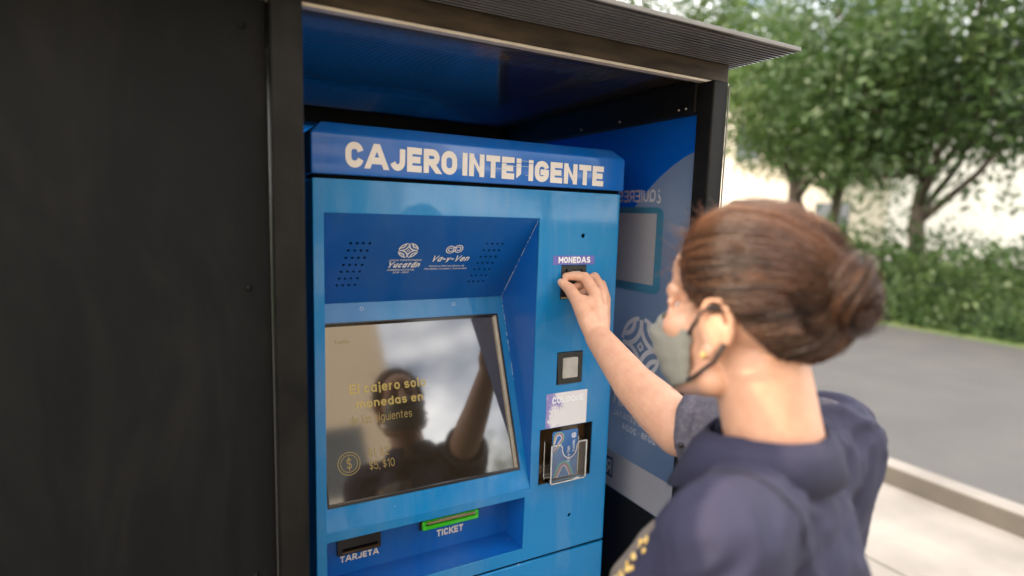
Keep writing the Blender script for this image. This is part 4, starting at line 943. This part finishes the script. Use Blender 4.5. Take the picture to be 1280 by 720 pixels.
for p in shirt.data.polygons:
    c = p.center + PO - T0; x_, y_ = c.dot(Tr), c.dot(Tf); ang = math.degrees(math.atan2(-x_, y_))
    if 8 < ang < 44 + 10 * (1.2 - c.z) and c.z < 1.185 and y_ > 0.03: p.material_index = 1
# right sleeve, cuff, tab, button
ua = (ShR - ElR).normalized()
bm = bmesh.new(); chain(bm, [ShR, ElR.lerp(ShR, 0.5), ElR.lerp(ShR, 0.15)], [0.066, 0.060, 0.056], 24)
bmesh.ops.bisect_plane(bm, geom=bm.verts[:] + bm.edges[:] + bm.faces[:], plane_co=ElR + ua * 0.024, plane_no=-ua, clear_outer=True)
bmesh.ops.holes_fill(bm, edges=bm.edges[:])
slv = union('sleeve', bm, 0.003, 3, M['navy_grey'], person, post=folds(0.007, 17))
def ring_band(name, c, ax, r, wd, th_, m, parent, sq=1.0):
    ax = Vector(ax).normalized(); a = ax.orthogonal().normalized(); b = ax.cross(a); bm = bmesh.new(); rows = []
    for (s_, rr) in ((0, r), (0, r + th_), (wd * 0.5, r + th_ * 1.3), (wd, r + th_), (wd, r)):
        rows.append([bm.verts.new(Vector(c) + ax * s_ + (a * math.cos(2 * math.pi * j / 40) + b * math.sin(2 * math.pi * j / 40)) * (rr + 0.0015 * math.sin(j * 1.3 + s_ * 200))) for j in range(40)])
    for i in range(5):
        for j in range(40): bm.faces.new((rows[i][j], rows[i][(j + 1) % 40], rows[(i + 1) % 5][(j + 1) % 40], rows[(i + 1) % 5][j]))
    return pobj(name, bm, m, parent)
ring_band('cuff', ElR + ua * 0.014, ua, 0.0500, 0.026, 0.0075, M['navy_grey'], slv)
tabd = (-c_f - ua * (-c_f).dot(ua)).normalized()
lat = ua.cross(tabd)
bm = bmesh.new(); rows = []
for i in range(9):
    t_ = i / 8; base = ElR + ua * (0.016 + 0.060 * t_) + tabd * (0.0625 + 0.003 * math.sin(t_ * 3.1) + 0.004 * t_) + lat * 0.004
    rows.append([bm.verts.new(base + lat * w_ * (0.011 if i else 0.007)) for w_ in (-1, 0, 1)])
for i in range(8):
    for j in range(2): bm.faces.new((rows[i][j], rows[i][j + 1], rows[i + 1][j + 1], rows[i + 1][j]))
tab = pobj('sleeve_tab', bm, M['navy_grey'], slv); sm = tab.modifiers.new('t', 'SOLIDIFY'); sm.thickness = 0.002
bm = bmesh.new(); ell(bm, ElR + ua * 0.028 + tabd * 0.0675 + lat * 0.004, (0.0042, 0.0042, 0.0042)); pobj('button', bm, M['shoe'], slv)
# collar
bm = bmesh.new(); rows = []
NC = 44
for i in range(NC + 1):
    ph = R(14 + 332 * i / NC); cx, sy = math.sin(ph), math.cos(ph); fr = max(0, sy) ** 1.5
    ring = []
    for (rr, zz) in ((0.060, 1.262), (0.062, 1.292), (0.065, 1.296), (0.076, 1.277), (0.086 + 0.010 * fr, 1.250 - 0.036 * fr)):
        jit = 0.004 * noise.noise(Vector((cx * 2.2, sy * 2.2, zz * 30)))
        ring.append(bm.verts.new(T(cx * (rr + jit) * 1.06, sy * (rr + jit) * 1.0 + 0.012 + 0.030 * max(0, sy) * (1.30 - zz) * 3, zz + jit + 0.012 - 0.016 * max(0, sy))))
    rows.append(ring)
for i in range(NC):
    for j in range(4): bm.faces.new((rows[i][j], rows[i + 1][j], rows[i + 1][j + 1], rows[i][j + 1]))
col_ = pobj('collar', bm, M['navy'], shirt); sm = col_.modifiers.new('t', 'SOLIDIFY'); sm.thickness = 0.003; sm.offset = 0
from mathutils.bvhtree import BVHTree
bv = BVHTree.FromPolygons([v.co + PO for v in shirt.data.vertices], [tuple(p.vertices) for p in shirt.data.polygons])
bm = bmesh.new(); sp_ = []
for i in range(34):
    a = R(-70 + 250 * i / 33); d = (Vector((0, 0, 1)) * math.sin(a) + (Tf * 0.9 - Tr * 0.25).normalized() * math.cos(a)).normalized()
    c_ = ShL + Tr * 0.030
    h_, n_, _, _ = bv.ray_cast(c_ + d * 0.25, -d)
    if h_: sp_.append(h_ + n_ * 0.0004)
if len(sp_) > 3: tube(bm, sp_, 0.0014, 6)
pobj('shoulder_seam', bm, M['trousers'], shirt)
# gold embroidery on the left breast
rg = random.Random(11); bm = bmesh.new()
for q in range(60):
    zz = rg.uniform(1.085, 1.175); ang = R(47 + (zz - 1.13) * -60 + rg.gauss(0, 2.4)); d = (Tf * math.cos(ang) - Tr * math.sin(ang)).normalized()
    if rg.random() < 0.55 * (zz - 1.085) / 0.09: continue
    hit_, nm_, _, _ = bv.ray_cast(T(0, 0, zz) + d * 0.4, -d)
    if hit_:
        rot = nm_.to_track_quat('Z', 'Y').to_matrix().to_4x4()
        ell(bm, hit_ + nm_ * 0.0006, (rg.uniform(0.002, 0.0045), rg.uniform(0.002, 0.0045), 0.0012), rot, 8)
tag(pobj('embroidery', bm, M['gold'], shirt), kind='stuff')
# --- trousers, shoes
bm = bmesh.new(); ell(bm, T(0, 0, 0.80), (0.172, 0.128, 0.11), TM)
for s in (-1, 1): chain(bm, [T(s * 0.085, 0, 0.78), T(s * 0.085, 0.015, 0.46), T(s * 0.085, -0.01, 0.10)], [0.095, 0.070, 0.058])
union('trousers', bm, 0.007, 4, M['trousers'], person, post=folds(0.006, 11))
for s in (-1, 1):
    bm = bmesh.new(); chain(bm, [T(s * 0.085, -0.045, 0.045), T(s * 0.088, 0.06, 0.040), T(s * 0.092, 0.14, 0.030)], [0.042, 0.042, 0.030]); cone(bm, T(s * 0.085, -0.02, 0.05), T(s * 0.085, -0.02, 0.10), 0.042, 0.042)
    bmesh.ops.bisect_plane(bm, geom=bm.verts[:] + bm.edges[:] + bm.faces[:], plane_co=(0, 0, 0.003), plane_no=(0, 0, -1), clear_outer=True); bmesh.ops.holes_fill(bm, edges=bm.edges[:])
    union('shoe', bm, 0.006, 2, M['shoe'], person)

# ================================================================== surroundings
def make_tree(name, label, loc, h, cr, seed, leafm, group, nleaf=5200, leaf=0.075):
    rn = random.Random(seed); t = thing(name, label, 'tree', loc, group)
    bm = bmesh.new(); th_ = h * 0.42
    pts = [Vector((0.10 * math.sin(i * 1.3 + seed), 0.10 * math.cos(i * 1.1 + seed), th_ * i / 5)) for i in range(6)]; pts[0] = Vector((0, 0, -0.05))
    tube(bm, pts, [0.17 * h / 6 * (1 - 0.09 * i) for i in range(6)], 10)
    tips = []
    for b in range(9):
        a = b * 2.399 + seed; st0 = pts[3].lerp(pts[5], rn.random()); e = Vector((math.cos(a) * cr * rn.uniform(0.45, 0.8), math.sin(a) * cr * rn.uniform(0.45, 0.8), h * rn.uniform(0.50, 0.86)))
        md = st0.lerp(e, 0.5) + Vector((0, 0, -0.1 * h * rn.random())); tube(bm, [st0, md, e], [0.07 * h / 6, 0.05 * h / 6, 0.018 * h / 6], 6); tips += [e, md.lerp(e, 0.5)]
    obj_bm('trunk', bm, M['bark'], t, True)
    cl = [(e + Vector((rn.gauss(0, 0.3), rn.gauss(0, 0.3), rn.gauss(0, 0.25))), rn.uniform(0.28, 0.55) * cr) for e in tips for _ in range(2)]
    vs3, fs3 = [], []
    for q in range(nleaf):
        c, r_ = rn.choice(cl); d = Vector((rn.gauss(0, 1), rn.gauss(0, 1), rn.gauss(0, 0.8))).normalized() * r_ * rn.uniform(0.35, 1.0) ** 0.6
        p = c + d; n_ = Vector((rn.gauss(0, 1), rn.gauss(0, 1), rn.gauss(0.6, 1))).normalized(); a = n_.orthogonal().normalized(); a = (Matrix.Rotation(rn.uniform(0, 6.28), 3, n_) @ a); b_ = n_.cross(a); s_ = leaf * rn.uniform(0.6, 1.4); k = len(vs3)
        vs3 += [p - a * s_, p + b_ * s_ * 0.42, p + a * s_, p - b_ * s_ * 0.42]; fs3.append((k, k + 1, k + 2, k + 3))
    obj_from('crown', vs3, fs3, leafm, t); return t
make_tree('shade_tree', 'broad green tree across the road with a high spreading crown', (12.5, 8.0, 0), 8.2, 3.0, 1, M['leaf'], 'trees across the road', 24000)
make_tree('shade_tree', 'tree with the lowest dense crown across the road', (11.2, 4.6, 0), 6.2, 2.6, 2, M['leaf2'], 'trees across the road', 24000)
make_tree('shade_tree', 'deep green tree farthest along the road behind the booth', (11.6, 12.6, 0), 11.0, 4.2, 3, M['leaf2'], 'trees across the road', 18000)
make_tree('shade_tree', 'tree beside the cream building gable', (16.5, 9.6, 0), 7.4, 3.0, 4, M['leaf'], 'trees across the road', 18000)
make_tree('shade_tree', 'tree standing on the lawn behind the person', (8.2, -12.0, 0), 6.0, 2.6, 6, M['leaf'], 'trees opposite the booth', 12000)
make_tree('shade_tree', 'tree on the lawn facing the booth', (12.0, -13.0, 0), 7.5, 3.0, 7, M['leaf2'], 'trees opposite the booth', 12000)
# clipped hedge along the far kerb
hd = thing('hedge', 'long dense green hedge along the far side of the road', 'hedge', (10.3, 4.0, 0))
rn = random.Random(9); vs3, fs3 = [], []
for q in range(60000):
    p = Vector((rn.uniform(-0.55, 0.55), rn.uniform(-12, 14), 0)); p.z = rn.uniform(0.0, 1.35 + 0.5 * noise.noise(Vector((p.x * 1.5, p.y * 0.7, 0))) + 0.25 * noise.noise(Vector((p.x * 3, p.y * 2.3, 4))))
    n_ = Vector((rn.gauss(0, 1), rn.gauss(0, 1), rn.gauss(0.4, 1))).normalized(); a = n_.orthogonal().normalized(); b_ = n_.cross(a); s_ = 0.055 * rn.uniform(0.6, 1.4); k = len(vs3)
    vs3 += [p - a * s_, p + b_ * s_ * 0.5, p + a * s_, p - b_ * s_ * 0.5]; fs3.append((k, k + 1, k + 2, k + 3))
tag(obj_from('foliage', vs3, fs3, M['leaf2'], hd), kind='stuff')
box('branch_core', -0.30, 0.30, -11.8, 13.8, 0, 0.95, M['leaf2'], hd)
def building(name, label, x0, x1, y0, y1, h, wall, nx, ny, faces):
    t = thing(name, label, 'building', ((x0 + x1) / 2, (y0 + y1) / 2, 0)); ox, oy = (x0 + x1) / 2, (y0 + y1) / 2
    box('wall', x0 - ox, x1 - ox, y0 - oy, y1 - oy, 0, h, wall, t)
    box('parapet', x0 - ox - 0.12, x1 - ox + 0.12, y0 - oy - 0.12, y1 - oy + 0.12, h, h + 0.35, M['stucco'], t)
    for f in faces:
        for i in range(nx):
            for j in range(ny):
                z0 = 0.9 + j * 3.0; a = (i + 0.5) / nx
                if f == '-x': cy_ = (y0 - oy) + a * (y1 - y0); q = box('window', x0 - ox - 0.03, x0 - ox + 0.02, cy_ - 0.6, cy_ + 0.6, z0, z0 + 1.4, M['window'], t); box('sill', x0 - ox - 0.10, x0 - ox - 0.001, cy_ - 0.7, cy_ + 0.7, z0 - 0.12, z0 - 0.002, M['stucco'], q)
                if f == '+y': cx_ = (x0 - ox) + a * (x1 - x0); q = box('window', cx_ - 0.6, cx_ + 0.6, y1 - oy - 0.02, y1 - oy + 0.03, z0, z0 + 1.4, M['window'], t); box('sill', cx_ - 0.7, cx_ + 0.7, y1 - oy + 0.001, y1 - oy + 0.10, z0 - 0.12, z0 - 0.002, M['stucco'], q)
    return t
building('cream_building', 'flat-roofed cream building behind the trees across the road', 19, 30, 9.5, 24, 6.2, M['stucco'], 4, 2, ['-x'])
building('tan_building', 'tall tan building on the lawn facing the booth', -7.5, 3.6, -19, -10, 9.4, M['stucco_tan'], 4, 2, ['+y'])
